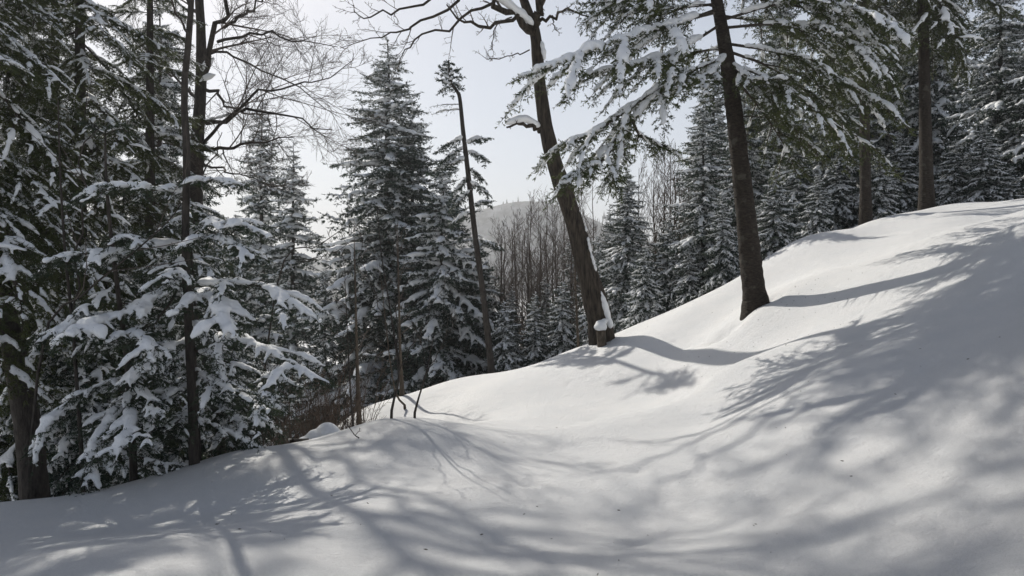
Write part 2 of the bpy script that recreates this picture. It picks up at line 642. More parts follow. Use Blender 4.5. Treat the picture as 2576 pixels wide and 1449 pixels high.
M_FARWOOD = mat_needles('far_wood', (0.045, 0.05, 0.048), (0.20, 0.21, 0.215), 0.6, 0.0)
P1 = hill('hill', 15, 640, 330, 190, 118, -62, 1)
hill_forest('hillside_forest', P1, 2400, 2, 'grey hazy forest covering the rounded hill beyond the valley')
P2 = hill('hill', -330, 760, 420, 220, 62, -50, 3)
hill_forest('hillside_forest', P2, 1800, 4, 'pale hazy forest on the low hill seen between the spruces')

# ------------------------------------------------------------------ conifer boughs
def bough(rng, path, wid, lat_sp=0.11, shoot_sp=0.07, shoot_len=0.11, nd=(0.05, 0.012, 5), droop=0.25, r0=0.018,
          snow=0.05, cover=0.75, k=10, ang=55, start=0.12, prof_pow=0.8, twig_tubes=True, crumb=0, tilt=0.14):
    """one conifer bough along a 3-D path: wood + needle shoots, and the lumps of snow lying on it.
    returns Geo (slots: needles, wood) and lump arrays"""
    P = resample(path, k)
    seg = np.linalg.norm(np.diff(P, axis=0), axis=1)
    L = seg.sum()
    g = Geo()
    rad = np.linspace(r0, r0 * 0.18, k)
    v, f = tubes(P[None], rad[None], 5)
    g.add(v, f, 1)
    nl = max(4, int((1 - start) * L / lat_sp))
    t = start + (0.98 - start) * (np.arange(nl) + rng.uniform(-0.3, 0.3, nl)) / nl
    side = np.where(np.arange(nl) % 2 == 0, 1.0, -1.0)
    q, T = along(P, t)
    S = nrm(np.cross(np.broadcast_to(UP, T.shape), T) + 1e-6) * side[:, None]
    a = np.radians(ang + rng.normal(0, 9, nl))
    N = np.cross(T, S) * side[:, None]
    N = np.where(N[:, 2:3] < 0, -N, N)
    D = nrm(np.cos(a)[:, None] * T + np.sin(a)[:, None] * S + N * rng.normal(0.0, tilt, nl)[:, None])
    pr = np.clip((t - start * 0.5) / 0.28, 0.25, 1) * np.clip((1.04 - t), 0, 1) ** prof_pow
    ll = wid * pr * rng.uniform(0.65, 1.2, nl) + 0.04
    kk = 5
    u = np.linspace(0, 1, kk)
    LP = q[:, None, :] + D[:, None, :] * (ll[:, None] * u[None])[:, :, None] - UP[None, None] * (droop * ll[:, None] * (u[None] ** 2) * rng.uniform(0.3, 1.4, nl)[:, None])[:, :, None]
    LP[:, 2:, :] += rng.normal(0, 0.02, (nl, kk - 2, 3)) * ll[:, None, None]
    if twig_tubes:
        v, f = tubes(LP, (r0 * 0.35) * np.linspace(1, 0.25, kk)[None] * np.ones((nl, 1)), 3)
        g.add(v, f, 1)
    # shoots on the laterals and along the axis
    org, dr, ln = [], [], []
    for i in range(nl):
        m = max(1, int(ll[i] / shoot_sp))
        tt = (np.arange(m) + 0.6 * rng.random(m)) / m
        pq, pT = along(LP[i], tt)
        sd = nrm(np.cross(np.broadcast_to(UP, pT.shape), pT) + 1e-6)
        for sgn in (1, -1):
            b = np.radians(rng.normal(48, 12, m))[:, None]
            org.append(pq)
            dr.append(nrm(np.cos(b) * pT + sgn * np.sin(b) * sd + UP * rng.normal(-0.05, 0.22, m)[:, None]))
            ln.append(shoot_len * (1.1 - 0.55 * tt) * rng.uniform(0.6, 1.25, m))
        org.append(pq[-1:]); dr.append(pT[-1:]); ln.append(np.array([shoot_len * 0.9]))
    m = max(2, int(L / shoot_sp))
    tt = 0.1 + 0.9 * rng.random(m)
    pq, pT = along(P, tt)
    org.append(pq)
    dr.append(nrm(pT * 0.7 + rng.normal(0, 0.6, (m, 3))))
    ln.append(np.full(m, shoot_len * 0.8))
    org.append(P[-1:]); dr.append(nrm(P[-1:] - P[-2:-1])); ln.append(np.array([shoot_len]))
    O = np.concatenate(org); Dr = np.concatenate(dr); Ln = np.concatenate(ln)
    n = len(O)
    nlen, nwid, cnt = nd
    e = rng.random((n, cnt))
    base = O[:, None, :] + Dr[:, None, :] * (Ln[:, None] * e)[:, :, None]
    rr = rng.normal(0, 1, (n, cnt, 3))
    rr -= (rr * Dr[:, None, :]).sum(-1, keepdims=True) * Dr[:, None, :]
    rr = nrm(rr)
    nd_dir = nrm(Dr[:, None, :] * rng.uniform(0.5, 1.2, (n, cnt, 1)) + rr * 0.75)
    wv = nrm(np.cross(nd_dir, rng.normal(0, 1, (n, cnt, 3))))
    nlv = nlen * rng.uniform(0.7, 1.25, (n, cnt, 1))
    A = base + wv * nwid * 0.5
    B = base - wv * nwid * 0.5
    Cc = base + nd_dir * nlv
    Vn = np.stack([A, B, Cc], 2).reshape(-1, 3)
    g.add(Vn, np.arange(len(Vn)).reshape(-1, 3), 0)
    # snow lumps
    SC_, SD_, SR_ = [], [], []
    if snow > 0:
        step = snow * 0.75
        m = max(3, int(L / step))
        tt = np.linspace(0.10, 0.94, m)
        ph = rng.uniform(0, 6.28, 3)
        env = 0.5 + 0.5 * np.sin(tt * L * 4.0 / (0.6 + L * 0.2) + ph[0]) * np.sin(tt * L * 9.0 + ph[1])
        keep = rng.random(m) < cover + 0.15
        pq, pT = along(P, tt)
        rd = snow * (0.40 + 1.0 * env) * np.clip((1.05 - tt) * 3, 0.35, 1)
        keep &= (env > 0.22) | (cover > 0.92)
        for j in np.where(keep)[0]:
            SC_.append(pq[j] + UP * rd[j] * 0.55 + rng.normal(0, 0.12, 3) * rd[j]); SD_.append(pT[j]); SR_.append((rd[j] * 1.25, rd[j] * 1.2, rd[j] * 0.8))
        for i in range(nl):
            if rng.random() > cover:
                continue
            m = max(2, int(ll[i] * 0.9 / (step * 0.8)))
            t0 = rng.uniform(0.0, 0.25)
            tt = np.linspace(t0, rng.uniform(0.65, 0.98), m)
            pq, pT = along(LP[i], tt)
            rd = snow * rng.uniform(0.45, 0.95) * np.clip(1.15 - tt, 0.3, 1) * (0.8 + 0.4 * rng.random(m))
            for j in range(m):
                SC_.append(pq[j] + UP * rd[j] * 0.55); SD_.append(pT[j]); SR_.append((rd[j] * 1.3, rd[j] * 0.95, rd[j] * 0.75))
    C_, D_, R_ = np.array(SC_).reshape(-1, 3), np.array(SD_).reshape(-1, 3), np.array(SR_).reshape(-1, 3)
    if crumb and len(C_):
        ii = rng.integers(0, len(C_), int(len(C_) * crumb))
        off = nrm(rng.normal(0, 1, (len(ii), 3)) * [1, 1, 0.7] + UP * 0.3)
        C_ = np.concatenate([C_, C_[ii] + off * R_[ii] * 0.85])
        D_ = np.concatenate([D_, D_[ii]])
        R_ = np.concatenate([R_, R_[ii] * rng.uniform(0.28, 0.5, (len(ii), 1))])
    return g, (C_, D_, R_)


def big_bough(rng, path, wid, side_n=6, side_len=0.42, side_ang=45, side_droop=0.28, **kw):
    """a main bough with smaller side boughs, all one limb"""
    g, (c0, d0, r0_) = bough(rng, path, wid, **kw)
    P = resample(path, 30)
    L = np.linalg.norm(np.diff(P, axis=0), axis=1).sum()
    C_, D_, R_ = [c0], [d0], [r0_]
    kw2 = dict(kw)
    kw2['r0'] = kw.get('r0', 0.018) * 0.55
    kw2['snow'] = kw.get('snow', 0.05) * 0.8
    kw2['k'] = 8
    for i in range(side_n):
        t = 0.18 + 0.66 * (i + rng.random() * 0.6) / side_n
        q, T = along(P, np.array([t]))
        q, T = q[0], T[0]
        S = nrm(np.cross(UP, T)) * (1 if i % 2 else -1)
        a_ = math.radians(side_ang + rng.normal(0, 10))
        D = nrm(math.cos(a_) * T + math.sin(a_) * S + UP * rng.normal(0, 0.12))
        Ls = side_len * L * (1.15 - 0.7 * t) * rng.uniform(0.75, 1.25)
        pts = [q, q + D * Ls * 0.5 - UP * Ls * side_droop * 0.25, q + D * Ls - UP * Ls * side_droop]
        g2, (c1, d1, r1) = bough(rng, pts, wid * 0.6, **kw2)
        g.addgeo(g2)
        C_.append(c1); D_.append(d1); R_.append(r1)
    return g, (np.concatenate(C_), np.concatenate(D_), np.concatenate(R_))


def local_path(rng, L, sag, tip):
    x = np.linspace(0, L, 6)
    u = x / L
    return np.stack([x, rng.normal(0, 0.03 * L, 6) * u, -sag * L * u ** 1.6 + tip * L * np.clip(u - 0.6, 0, 1) ** 2], -1)


PROTO = {}
rngP = np.random.default_rng(11)
for key, L, wid, n, lat, ss, sl, nd, sn, vox, rat in [
    ('S', 0.55, 0.24, 4, 0.075, 0.065, 0.10, (0.060, 0.019, 6), 0.036, 0.022, 0.30),
    ('M', 1.15, 0.46, 5, 0.095, 0.080, 0.12, (0.070, 0.026, 6), 0.046, 0.027, 0.26),
    ('L', 2.00, 0.72, 5, 0.125, 0.092, 0.13, (0.080, 0.031, 6), 0.058, 0.034, 0.26),
]:
    PROTO[key] = []
    for i in range(n):
        gg, (c_, d_, r_) = bough(rngP, local_path(rngP, L, rngP.uniform(0.10, 0.28), 0.35), wid, lat, ss, sl, nd, 0.80, 0.012 + 0.006 * L, sn * 1.45, 0.70, twig_tubes=False, tilt=0.30)
        sv, sf = fuse(*blobs(c_, d_, r_), vox, 2, rat)
        PROTO[key].append((L, gg.arrays(), (sv, sf)))
    print(key, [len(p[1][1]) for p in PROTO[key]], [len(p[2][1]) for p in PROTO[key]])


def conifer_mesh(name, rng, H, rmax, zb, spacing=0.34, per=6, r0=0.14, droop=(28, -26), snowp=0.95, needles=None, bark=None, power=0.85, ragged=0.25):
    """meshes (trunk, crown, snow) of one conifer standing at the origin"""
    needles = needles or M_SPRUCE
    bark = bark or M_BARK_DARK
    zs, az, ln, pt = [], [], [], []
    z = zb * H
    while z < H * 0.985:
        u = (H - z) / (H * (1 - zb))
        m = max(3, int(round(per * (0.75 + 0.35 * u) + rng.normal(0, 0.6))))
        off = rng.uniform(0, 6.28)
        for j in range(m):
            Lb = rmax * (u ** power) * rng.uniform(1 - ragged * 1.4, 1 + ragged) * (0.8 + 0.2 * min(1, (1 - u) * 8 + 0.3)) + 0.12
            zs.append(z + rng.normal(0, spacing * 0.5)); az.append(off + j / m * 6.283 + rng.normal(0, 0.22)); ln.append(Lb)
            pt.append(droop[0] + (droop[1] - droop[0]) * (u ** 0.6) + rng.normal(0, 10))
        z += spacing * (0.55 + 0.55 * u) * rng.uniform(0.85, 1.15)
    zs, az, ln, pt = map(np.array, (zs, az, ln, pt))
    crown, snow = Geo(), Geo()
    key = np.where(ln < 0.8, 'S', np.where(ln < 1.55, 'M', 'L'))
    for kk in PROTO:
        sel = np.where(key == kk)[0]
        which = rng.integers(0, len(PROTO[kk]), len(sel))
        for w in range(len(PROTO[kk])):
            ids = sel[which == w]
            if len(ids) == 0:
                continue
            L, (V, F, M), (SV, SF) = PROTO[kk][w]
            s = ln[ids] / L
            p = np.radians(pt[ids]); a_ = az[ids]
            mir = np.where(rng.random(len(ids)) < 0.5, 1.0, -1.0)
            ex = np.stack([np.cos(p) * np.cos(a_), np.cos(p) * np.sin(a_), np.sin(p)], -1)
            ey = np.stack([-np.sin(a_), np.cos(a_), np.zeros(len(ids))], -1)
            ez = np.cross(ex, ey)
            B = np.stack([ex * s[:, None], ey * (s * mir)[:, None], ez * s[:, None]], 1)
            org = np.stack([np.zeros(len(ids)), np.zeros(len(ids)), zs[ids]], -1)
            VV = np.einsum('vk,nkc->nvc', V, B) + org[:, None]
            FF = F[None] + (np.arange(len(ids)) * len(V))[:, None, None]
            gM = np.tile(M, len(ids))
            for mt in (0, 1):
                pass
            crown.v.append(VV.reshape(-1, 3)); crown.f.append(FF.reshape(-1, 3) + crown.n); crown.m.append(gM); crown.n += VV.shape[0] * VV.shape[1]
            ks = rng.random(len(ids)) < snowp
            if ks.any() and len(SV):
                VV = np.einsum('vk,nkc->nvc', SV, B[ks]) + org[ks][:, None]
                flip = mir[ks] < 0
                FF = np.where(flip[:, None, None], SF[None][:, :, ::-1], SF[None]) + (np.arange(ks.sum()) * len(SV))[:, None, None]
                snow.add(VV.reshape(-1, 3), FF.reshape(-1, 3))
    zz = np.linspace(-0.6, H, 12)
    P = np.stack([rng.normal(0, 0.02, 12), rng.normal(0, 0.02, 12), zz], -1)
    v, f = tubes(P[None], (r0 * np.clip(1 - zz / H, 0.03, 1) ** 0.8 * (1 + 0.25 * np.exp(-np.maximum(zz, 0) * 3)))[None], 9)
    return (Geo().add(v, f).mesh(name + '_trunk', [bark]), crown.mesh(name + '_crown', [needles, M_WOOD], smooth=False), snow.mesh(name + '_snow', [M_SNOW]), H)


import time
t0 = time.time()
rv = np.random.default_rng(21)
VAR = {
    'tall': conifer_mesh('tall', rv, 13.0, 2.7, 0.10, 0.34, 8, 0.17, ragged=0.36),
    'tall2': conifer_mesh('tall2', rv, 13.0, 2.3, 0.07, 0.36, 8, 0.16, power=0.75, ragged=0.45),
    'narrow': conifer_mesh('narrow', rv, 11.0, 1.8, 0.08, 0.33, 8, 0.13, ragged=0.4),
    'mid': conifer_mesh('mid', rv, 7.0, 2.0, 0.06, 0.27, 8, 0.09, ragged=0.35),
    'mid2': conifer_mesh('mid2', rv, 6.0, 1.8, 0.05, 0.27, 8, 0.08, droop=(25, -34), power=0.7, ragged=0.35),
    'small': conifer_mesh('small', rv, 2.6, 0.8, 0.05, 0.22, 6, 0.035, droop=(35, -22)),
}
print('variants', time.time() - t0, 'tris', TRIS[0])


def place_conifer(var, x, y, h, label, rz=0.0, wide=1.0, group=None, cat='tree', name='spruce_tree', lean=(0, 0), sink=0.0):
    tm, cm, sm, H = VAR[var]
    s = h / H
    o = empty(name, (x, y, ground(x, y) - sink), rz, (s * wide, s * wide, s))
    o.rotation_euler = (lean[0], lean[1], rz)
    tag(o, label, cat, group)
    link('trunk', tm, o); link('crown', cm, o); tag(link('snow', sm, o), kind='stuff')
    return o


def conifer_at(var, px, top, d, label, rz=0.0, wide=1.0, group=None, **kw):
    """stand a conifer so that its tip is seen at (px, top)"""
    x = (px - 512) / F_PX * d
    zt = EYE + (HOR - top) / F_PX * d
    return place_conifer(var, x, d, zt - ground(x, d), label, rz, wide, group, **kw)


# ------------------------------------------------------------------ bare broadleaf trees
def grow(rng, P, R, m, tr=(0.2, 1.0), ang=(35, 60), length=1.0, k=5, curl=0.12, lift=0.05, rr=0.55, tip=0.25, taper_len=0.5, rmin=0.003, plane=None):
    """children of N parent branches: m each"""
    N, kp, _ = P.shape
    t = tr[0] + (tr[1] - tr[0]) * (np.arange(m)[None] + rng.random((N, m))) / m
    u = t * (kp - 1)
    i = np.minimum(u.astype(int), kp - 2)
    f = (u - i)[..., None]
    I = np.arange(N)[:, None]
    A, B = P[I, i], P[I, i + 1]
    o = A * (1 - f) + B * f
    T = nrm(B - A)
    rp = R[I, i] * (1 - f[..., 0]) + R[I, i + 1] * f[..., 0]
    q = rng.normal(0, 1, (N, m, 3))
    if plane is not None:
        q = q * np.asarray(plane)
    q -= (q * T).sum(-1, keepdims=True) * T
    q = nrm(q)
    a_ = np.radians(rng.uniform(ang[0], ang[1], (N, m, 1)))
    D = nrm(np.cos(a_) * T + np.sin(a_) * q)
    Lp = np.linalg.norm(P[:, -1] - P[:, 0], axis=-1)[:, None]
    L = length * Lp * (1 - taper_len * t) * rng.uniform(0.6, 1.25, (N, m))
    out = [o]
    d = D
    for s_ in range(k - 1):
        d = nrm(d + rng.normal(0, curl, d.shape) + UP * lift)
        out.append(out[-1] + d * (L / (k - 1))[..., None])
    P2 = np.stack(out, 2).reshape(N * m, k, 3)
    r2 = np.maximum(np.minimum(rp * rr, rp * 0.9), rmin).reshape(-1)
    R2 = np.maximum(r2[:, None] * np.linspace(1, tip, k)[None], rmin * 0.6)
    return P2, R2


def bare_tree(name, label, rng, trunk, r0, r1, limbs, levels, bark, twig, group=None, sides=10, snow_lumps=None, kt=16, high=None, limb_scale=1.0):
    """trunk and limbs are lists of world points; the thing stands at the trunk's foot"""
    base = np.asarray(trunk[0], float)
    root = empty(name, tuple(base))
    tag(root, label, 'tree', group)
    T = resample(trunk, kt) - base
    T[0, 2] -= 0.5
    tt = np.linspace(0, 1, kt)
    TR = r0 + (r1 - r0) * tt
    TR = TR * (1 + 0.35 * np.exp(-tt * 14)) * (1 + rng.normal(0, 0.03, kt))
    g = Geo().add(*(rough_trunk(T, TR, 40, 170, 3, 0.10, 16, 5.0) if sides == 12 else tubes(T[None], TR[None], sides)))
    link('trunk', g.mesh(name + '_trunk', [bark]), root)
    LP, LR = [], []
    for pts, ra, rb in limbs:
        LP.append(resample(pts, 12) - base); LR.append(np.linspace(ra, rb, 12) * limb_scale)
    if LP:
        LP, LR = np.array(LP), np.array(LR)
        jit = rng.normal(0, 1, LP.shape) * (LR[:, :, None] * 0.5)
        Ls_ = np.linalg.norm(LP[:, -1] - LP[:, 0], axis=-1)[:, None, None]
        jit = jit + rng.normal(0, 0.016, LP.shape) * Ls_
        jit[:, 0] = 0
        LP = LP + jit
        gl = Geo().add(*tubes(LP, LR, 7))
        for i in range(len(LP)):
            link('limb', Geo().add(*tubes(LP[i:i + 1], LR[i:i + 1], 7)).mesh(name + '_limb', [bark]), root)
    else:
        LP, LR = T[None], TR[None]
    g = Geo()
    P, R = LP, LR
    for n_, lv in enumerate(levels):
        P, R = grow(rng, P, R, **lv)
        g.add(*tubes(P, R, 4 if n_ == 0 else 3))
    if high:            # limbs of the upper crown, coarser twigs
        HP = np.array([resample(p_, 10) - base for p_, _, _ in high])
        HR = np.array([np.linspace(ra, rb_, 10) for _, ra, rb_ in high])
        HP[:, 1:] += rng.normal(0, 0.05, HP[:, 1:].shape)
        for i in range(len(HP)):
            link('limb', Geo().add(*tubes(HP[i:i + 1], HR[i:i + 1], 6)).mesh(name + '_limb', [bark]), root)
        P, R = HP, HR
        for n_, lv in enumerate([dict(m=10, tr=(0.15, 0.98), ang=(30, 65), length=0.42, k=5, curl=0.12, lift=0.03, rr=0.5, rmin=0.014),
                                 dict(m=7, tr=(0.15, 0.98), ang=(25, 55), length=0.55, k=4, curl=0.13, lift=0.03, rr=0.6, rmin=0.011),
                                 dict(m=5, tr=(0.15, 1.0), ang=(25, 55), length=0.6, k=3, curl=0.13, lift=0.03, rr=0.65, rmin=0.009)]):
            P, R = grow(rng, P, R, **lv)
            g.add(*tubes(P, R, 3))
    o = link('crown', g.mesh(name + '_twigs', [twig]), root)
    if snow_lumps:
        for lump in snow_lumps:
            C_, D_, R_ = (np.array(x, float) for x in lump)
            v, f = fuse(*blobs(C_ - base, D_, R_), 0.025, 2, 0.5)
            tag(link('snow', Geo().add(v, f).mesh(name + '_snow', [M_SNOW]), root), kind='stuff')
    return root


def line_lumps(rng, pts, rad, wob=0.3, cover=1.0, lift=0.4, flat=0.8):
    P = resample(pts, 40)
    L = np.linalg.norm(np.diff(P, axis=0), axis=1).sum()
    m = max(3, int(L / (rad * 0.6)))
    t = np.linspace(0, 1, m)
    q, T = along(P, t)
    r = rad * (1 + wob * rng.normal(0, 1, m)) * np.clip(np.minimum(t, 1 - t) * 6 + 0.35, 0, 1)
    r = np.clip(r, rad * 0.3, rad * 1.6)
    k = rng.random(m) < cover
    return [list(q[k] + UP * (r * lift)[k][:, None]), list(T[k]), list(np.stack([r * 1.3, r, r * flat], -1)[k])]


def join_lumps(*ls):
    return list(ls)


def rough_trunk(T, R, sides, k, seed, amp, vert, horiz):
    """a trunk with bark relief: ridges along (vert) or across (horiz) the stem"""
    r = np.random.default_rng(seed)
    P = resample(T, k)
    u0 = np.linspace(0, 1, len(R))
    RR = np.interp(np.linspace(0, 1, k), u0, R)
    V, F = tubes(P[None], RR[None], sides)
    V = V.reshape(k, sides, 3)
    ang = np.arange(sides) / sides * 2 * np.pi
    seg = np.concatenate([[0], np.cumsum(np.linalg.norm(np.diff(P, axis=0), axis=1))])
    d = np.zeros((k, sides))
    for _ in range(26):
        fa = r.integers(1, vert)
        fz = r.uniform(0.3, horiz)
        d += np.sin(fa * ang[None] + fz * seg[:, None] * r.choice([-1, 1]) + r.uniform(0, 6.28)) * (0.6 + 0.4 * np.sin(seg[:, None] * r.uniform(1, 4) + r.uniform(0, 6))) / (1 + 0.05 * fa)
    d = d / 5.0
    d = np.where(d > 0, d ** 0.7, -np.abs(d) ** 1.2)
    V = P[:, None] + (V - P[:, None]) * (1 + amp * d[:, :, None])
    return V.reshape(-1, 3), F


rb = np.random.default_rng(33)

# the bare maple against the bright sky on the left
DM = 15.0
lim = lambda pts, ra, rb_: ([V2(x, y, DM + dz) for x, y, dz in pts], ra, rb_)
x_ = (495 / 2.5156 - 512) / F_PX * DM
mp_base = (x_, DM, ground(x_, DM))
bare_tree('bare_maple', 'dark bare maple spreading fine twigs over the bright sky at upper left', rb,
          [mp_base, V2(492, 640, DM), V2(494, 400, DM), V2(505, 230, DM), V2(506, 90, DM), V2(500, -60, DM), V2(505, -420, DM), V2(520, -800, DM)], 0.185, 0.04,
          [lim([(512, 190, 0), (540, 110, -.3), (562, 40, -.6), (575, -60, -.8), (600, -300, -1)], 0.10, 0.03),
           lim([(520, 310, 0), (590, 292, -.4), (640, 270, -.8), (730, 300, -1.4), (830, 330, -1.8)], 0.07, 0.012),
           lim([(515, 225, 0), (545, 225, .3), (560, 262, .5), (600, 275, .8), (640, 290, 1.2), (720, 280, 1.7)], 0.06, 0.012),
           lim([(512, 375, 0), (580, 372, -.3), (650, 352, -.7), (740, 350, -1.0)], 0.065, 0.012),
           lim([(512, 360, 0), (575, 288, -.6), (660, 235, -1.2), (760, 205, -1.8), (880, 150, -2.5)], 0.055, 0.010),
           lim([(548, 105, -.3), (620, 90, -.6), (670, 84, -.9), (740, 105, -1.2), (850, 130, -1.6)], 0.05, 0.010),
           lim([(562, 70, -.4), (615, 40, -.2), (650, 5, .2), (700, -60, .6)], 0.055, 0.015),
           lim([(508, 150, 0), (550, 130, .6), (640, 170, 1.3), (760, 230, 2.0), (850, 290, 2.4)], 0.05, 0.010),
           lim([(512, 400, 0), (560, 430, -.5), (600, 440, -1), (680, 470, -1.4)], 0.04, 0.008),
           lim([(505, 60, 0), (470, -30, .3), (430, -140, .6), (400, -300, 1.0)], 0.07, 0.02),
           lim([(500, 250, 0), (450, 200, .5), (400, 160, .9), (340, 100, 1.3)], 0.05, 0.01),
           lim([(500, -60, 0), (580, -180, -.8), (700, -280, -1.6)], 0.07, 0.015),
           lim([(502, -200, 0), (600, -330, .6), (740, -480, 1.2)], 0.06, 0.012),
           lim([(500, 380, 0), (430, 350, -.6), (370, 345, -1.1)], 0.05, 0.02)],
          [dict(m=9, tr=(0.2, 0.98), ang=(25, 60), length=0.55, k=6, curl=0.10, lift=0.02, rr=0.5, rmin=0.007),
           dict(m=8, tr=(0.12, 0.98), ang=(25, 55), length=0.60, k=5, curl=0.13, lift=0.02, rr=0.5, rmin=0.0045),
           dict(m=8, tr=(0.1, 1.0), ang=(20, 50), length=0.60, k=3, curl=0.14, lift=0.02, rr=0.6, rmin=0.0036)],
          M_BARK_DARK, M_TWIG,
          limb_scale=0.72,
          high=[lim([(504, -300, 0), (420, -420, -1), (330, -520, -2)], 0.05, 0.02), lim([(506, -450, 0), (440, -600, .6), (380, -760, 1.2)], 0.05, 0.02),
                lim([(505, -350, 0), (580, -520, 1), (660, -700, 2), (720, -860, 2.6)], 0.05, 0.02), lim([(512, -550, 0), (620, -760, .4), (760, -900, .8)], 0.05, 0.02),
                lim([(504, -200, 0), (640, -260, -1.6), (800, -330, -2.6)], 0.05, 0.02),
                lim([(504, -260, 0), (650, -330, .4), (820, -380, .8), (960, -400, 1.0)], 0.06, 0.02), lim([(505, -320, 0), (660, -400, -.8), (800, -450, -1.4), (930, -470, -2.0)], 0.06, 0.02),
                lim([(505, -380, 0), (640, -460, 1.0), (780, -500, 1.8), (900, -520, 2.4)], 0.06, 0.02), lim([(504, -230, 0), (640, -300, 1.6), (760, -340, 2.6)], 0.05, 0.02),
                lim([(506, -420, 0), (620, -520, -.4), (760, -560, -.6), (880, -590, -.4)], 0.06, 0.02)],
          snow_lumps=join_lumps(line_lumps(rb, [V2(512, 178, DM - .12), V2(535, 150, DM - .15)], 0.09), line_lumps(rb, [V2(505, 205, DM - .2), V2(540, 190, DM - .2)], 0.08),
                                line_lumps(rb, [V2(500, 372, DM - .05), V2(430, 345, DM - .6), V2(375, 340, DM - 1.1)], 0.06),
                                line_lumps(rb, [V2(520, 305, DM), V2(590, 286, DM - .4)], 0.04)))

# the forked maple leaning over the crest in the middle
DH = 15.2
hb = V2(1520, 855, DH)
hb[2] = ground(hb[0], hb[1])
lim = lambda pts, ra, rb_: ([V2(x / 3000 * 2576, y / 3000 * 2576, DH + dz) for x, y, dz in pts], ra, rb_)
bare_tree('forked_maple', 'dark-barked maple leaning left with a high fork and snowy limb stub', rb,
          [hb, V2(1492, 740, DH), V2(1462, 620, DH), V2(1425, 500, DH), V2(1392, 400, DH), V2(1368, 290, DH), V2(1355, 180, DH), V2(1345, 80, DH), V2(1318, 0, DH), V2(1290, -120, DH + .4), V2(1270, -400, DH + .8)], 0.245, 0.06,
          [lim([(1572, 70, 0), (1583, 20, -.2), (1586, -40, -.4), (1600, -300, -1)], 0.11, 0.03),
           lim([(1570, 95, -.1), (1520, 55, -.3), (1470, 20, -.6), (1430, -5, -.9), (1380, -40, -1.2), (1300, -120, -1.6)], 0.10, 0.02),
           lim([(1545, 40, -.1), (1520, 45, -.4), (1452, 70, -.8), (1381, 70, -1.2), (1349, 58, -1.5), (1309, 20, -1.8)], 0.055, 0.014),
           lim([(1443, 10, -.8), (1354, 58, -1.3), (1264, 99, -1.8), (1192, 135, -2.2), (1170, 178, -2.4)], 0.035, 0.007),
           lim([(1345, 0, -1.3), (1242, 58, -1.8), (1174, 85, -2.2), (1110, 108, -2.5), (1008, 132, -2.9)], 0.032, 0.006),
           lim([(1309, -5, -1.5), (1210, 18, -2.0), (1130, 40, -2.4), (1060, 45, -2.8), (1030, 20, -3.0)], 0.030, 0.006),
           lim([(1575, 66, 0), (1618, 45, -.4), (1660, 35, -.8), (1730, 50, -1.2)], 0.045, 0.012),
           lim([(1551, 146, -.2), (1502, 161, -.6), (1443, 173, -1.0), (1412, 166, -1.2)], 0.016, 0.005),
           lim([(1500, 50, -.6), (1452, 78, -.8), (1445, 120, -.9), (1430, 165, -1.0)], 0.016, 0.005),
           lim([(1582, 382, 0), (1565, 370, -.1), (1530, 364, -.25), (1482, 371, -.45)], 0.075, 0.02),
           lim([(1618, 45, -.4), (1625, 80, -.5), (1640, 100, -.6)], 0.018, 0.005)],
          [dict(m=7, tr=(0.3, 0.98), ang=(25, 60), length=0.30, k=5, curl=0.13, lift=0.05, rr=0.5, rmin=0.006),
           dict(m=5, tr=(0.2, 0.98), ang=(30, 65), length=0.42, k=4, curl=0.15, lift=0.08, rr=0.6, rmin=0.0045),
           dict(m=3, tr=(0.3, 1.0), ang=(30, 60), length=0.45, k=3, curl=0.15, lift=0.10, rr=0.65, rmin=0.004)],
          M_BARK_MAPLE, M_TWIG, sides=12, kt=26,
          high=[lim([(1500, -140, .4), (1500 + dx * .35, -140 + dy * .6, .4 + dz * .4), (1500 + dx, -140 + dy, .4 + dz)], 0.07, 0.015)
                for dx, dy, dz in [(-420, -60, -1.5), (-380, -160, .8), (-300, -90, 2.2), (-260, -230, -2.4), (-160, -320, 1.4), (-60, -380, -1.2), (120, -300, 1.6), (200, -180, -1.8), (-480, -120, -.3), (-340, -260, 2.6), (-200, -140, -3.0), (60, -220, 2.6)]] +
               [lim([(1490, -230, .5), (1490 + dx * .4, -230 + dy * .6, .5 + dz * .4), (1490 + dx, -230 + dy, .5 + dz)], 0.065, 0.015)
                for dx, dy, dz in [(-450, -40, .6), (-400, -130, -1.4), (-330, -20, -2.2), (-280, -180, .4), (-220, -60, 1.8), (-140, -200, -.6), (-380, -240, 1.6), (-90, -90, -2.2), (-520, -180, .9)]],
          snow_lumps=join_lumps(
              line_lumps(rb, [V2(1352, 322, DH - .05), V2(1320, 304, DH - .25), V2(1275, 312, DH - .45)], 0.12, 0.1, flat=0.75),
              line_lumps(rb, [V2(1340, 62, DH - .25), V2(1305, 35, DH - .45), V2(1270, 8, DH - .6), V2(1235, -12, DH - .85)], 0.10, 0.15),
              line_lumps(rb, [V2(1362, 105, DH - .12), V2(1367, 130, DH - .12), V2(1370, 150, DH - .1)], 0.05, 0.3),
              line_lumps(rb, [V2(1471, 560, DH - .17), V2(1488, 640, DH - .17), V2(1506, 700, DH - .16)], 0.032, 0.9, 0.4, 0.0),
              line_lumps(rb, [V2(1510, 730, DH - .18), V2(1523, 775, DH - .18), V2(1536, 822, DH - .2)], 0.07, 0.7, 0.75, 0.0)))

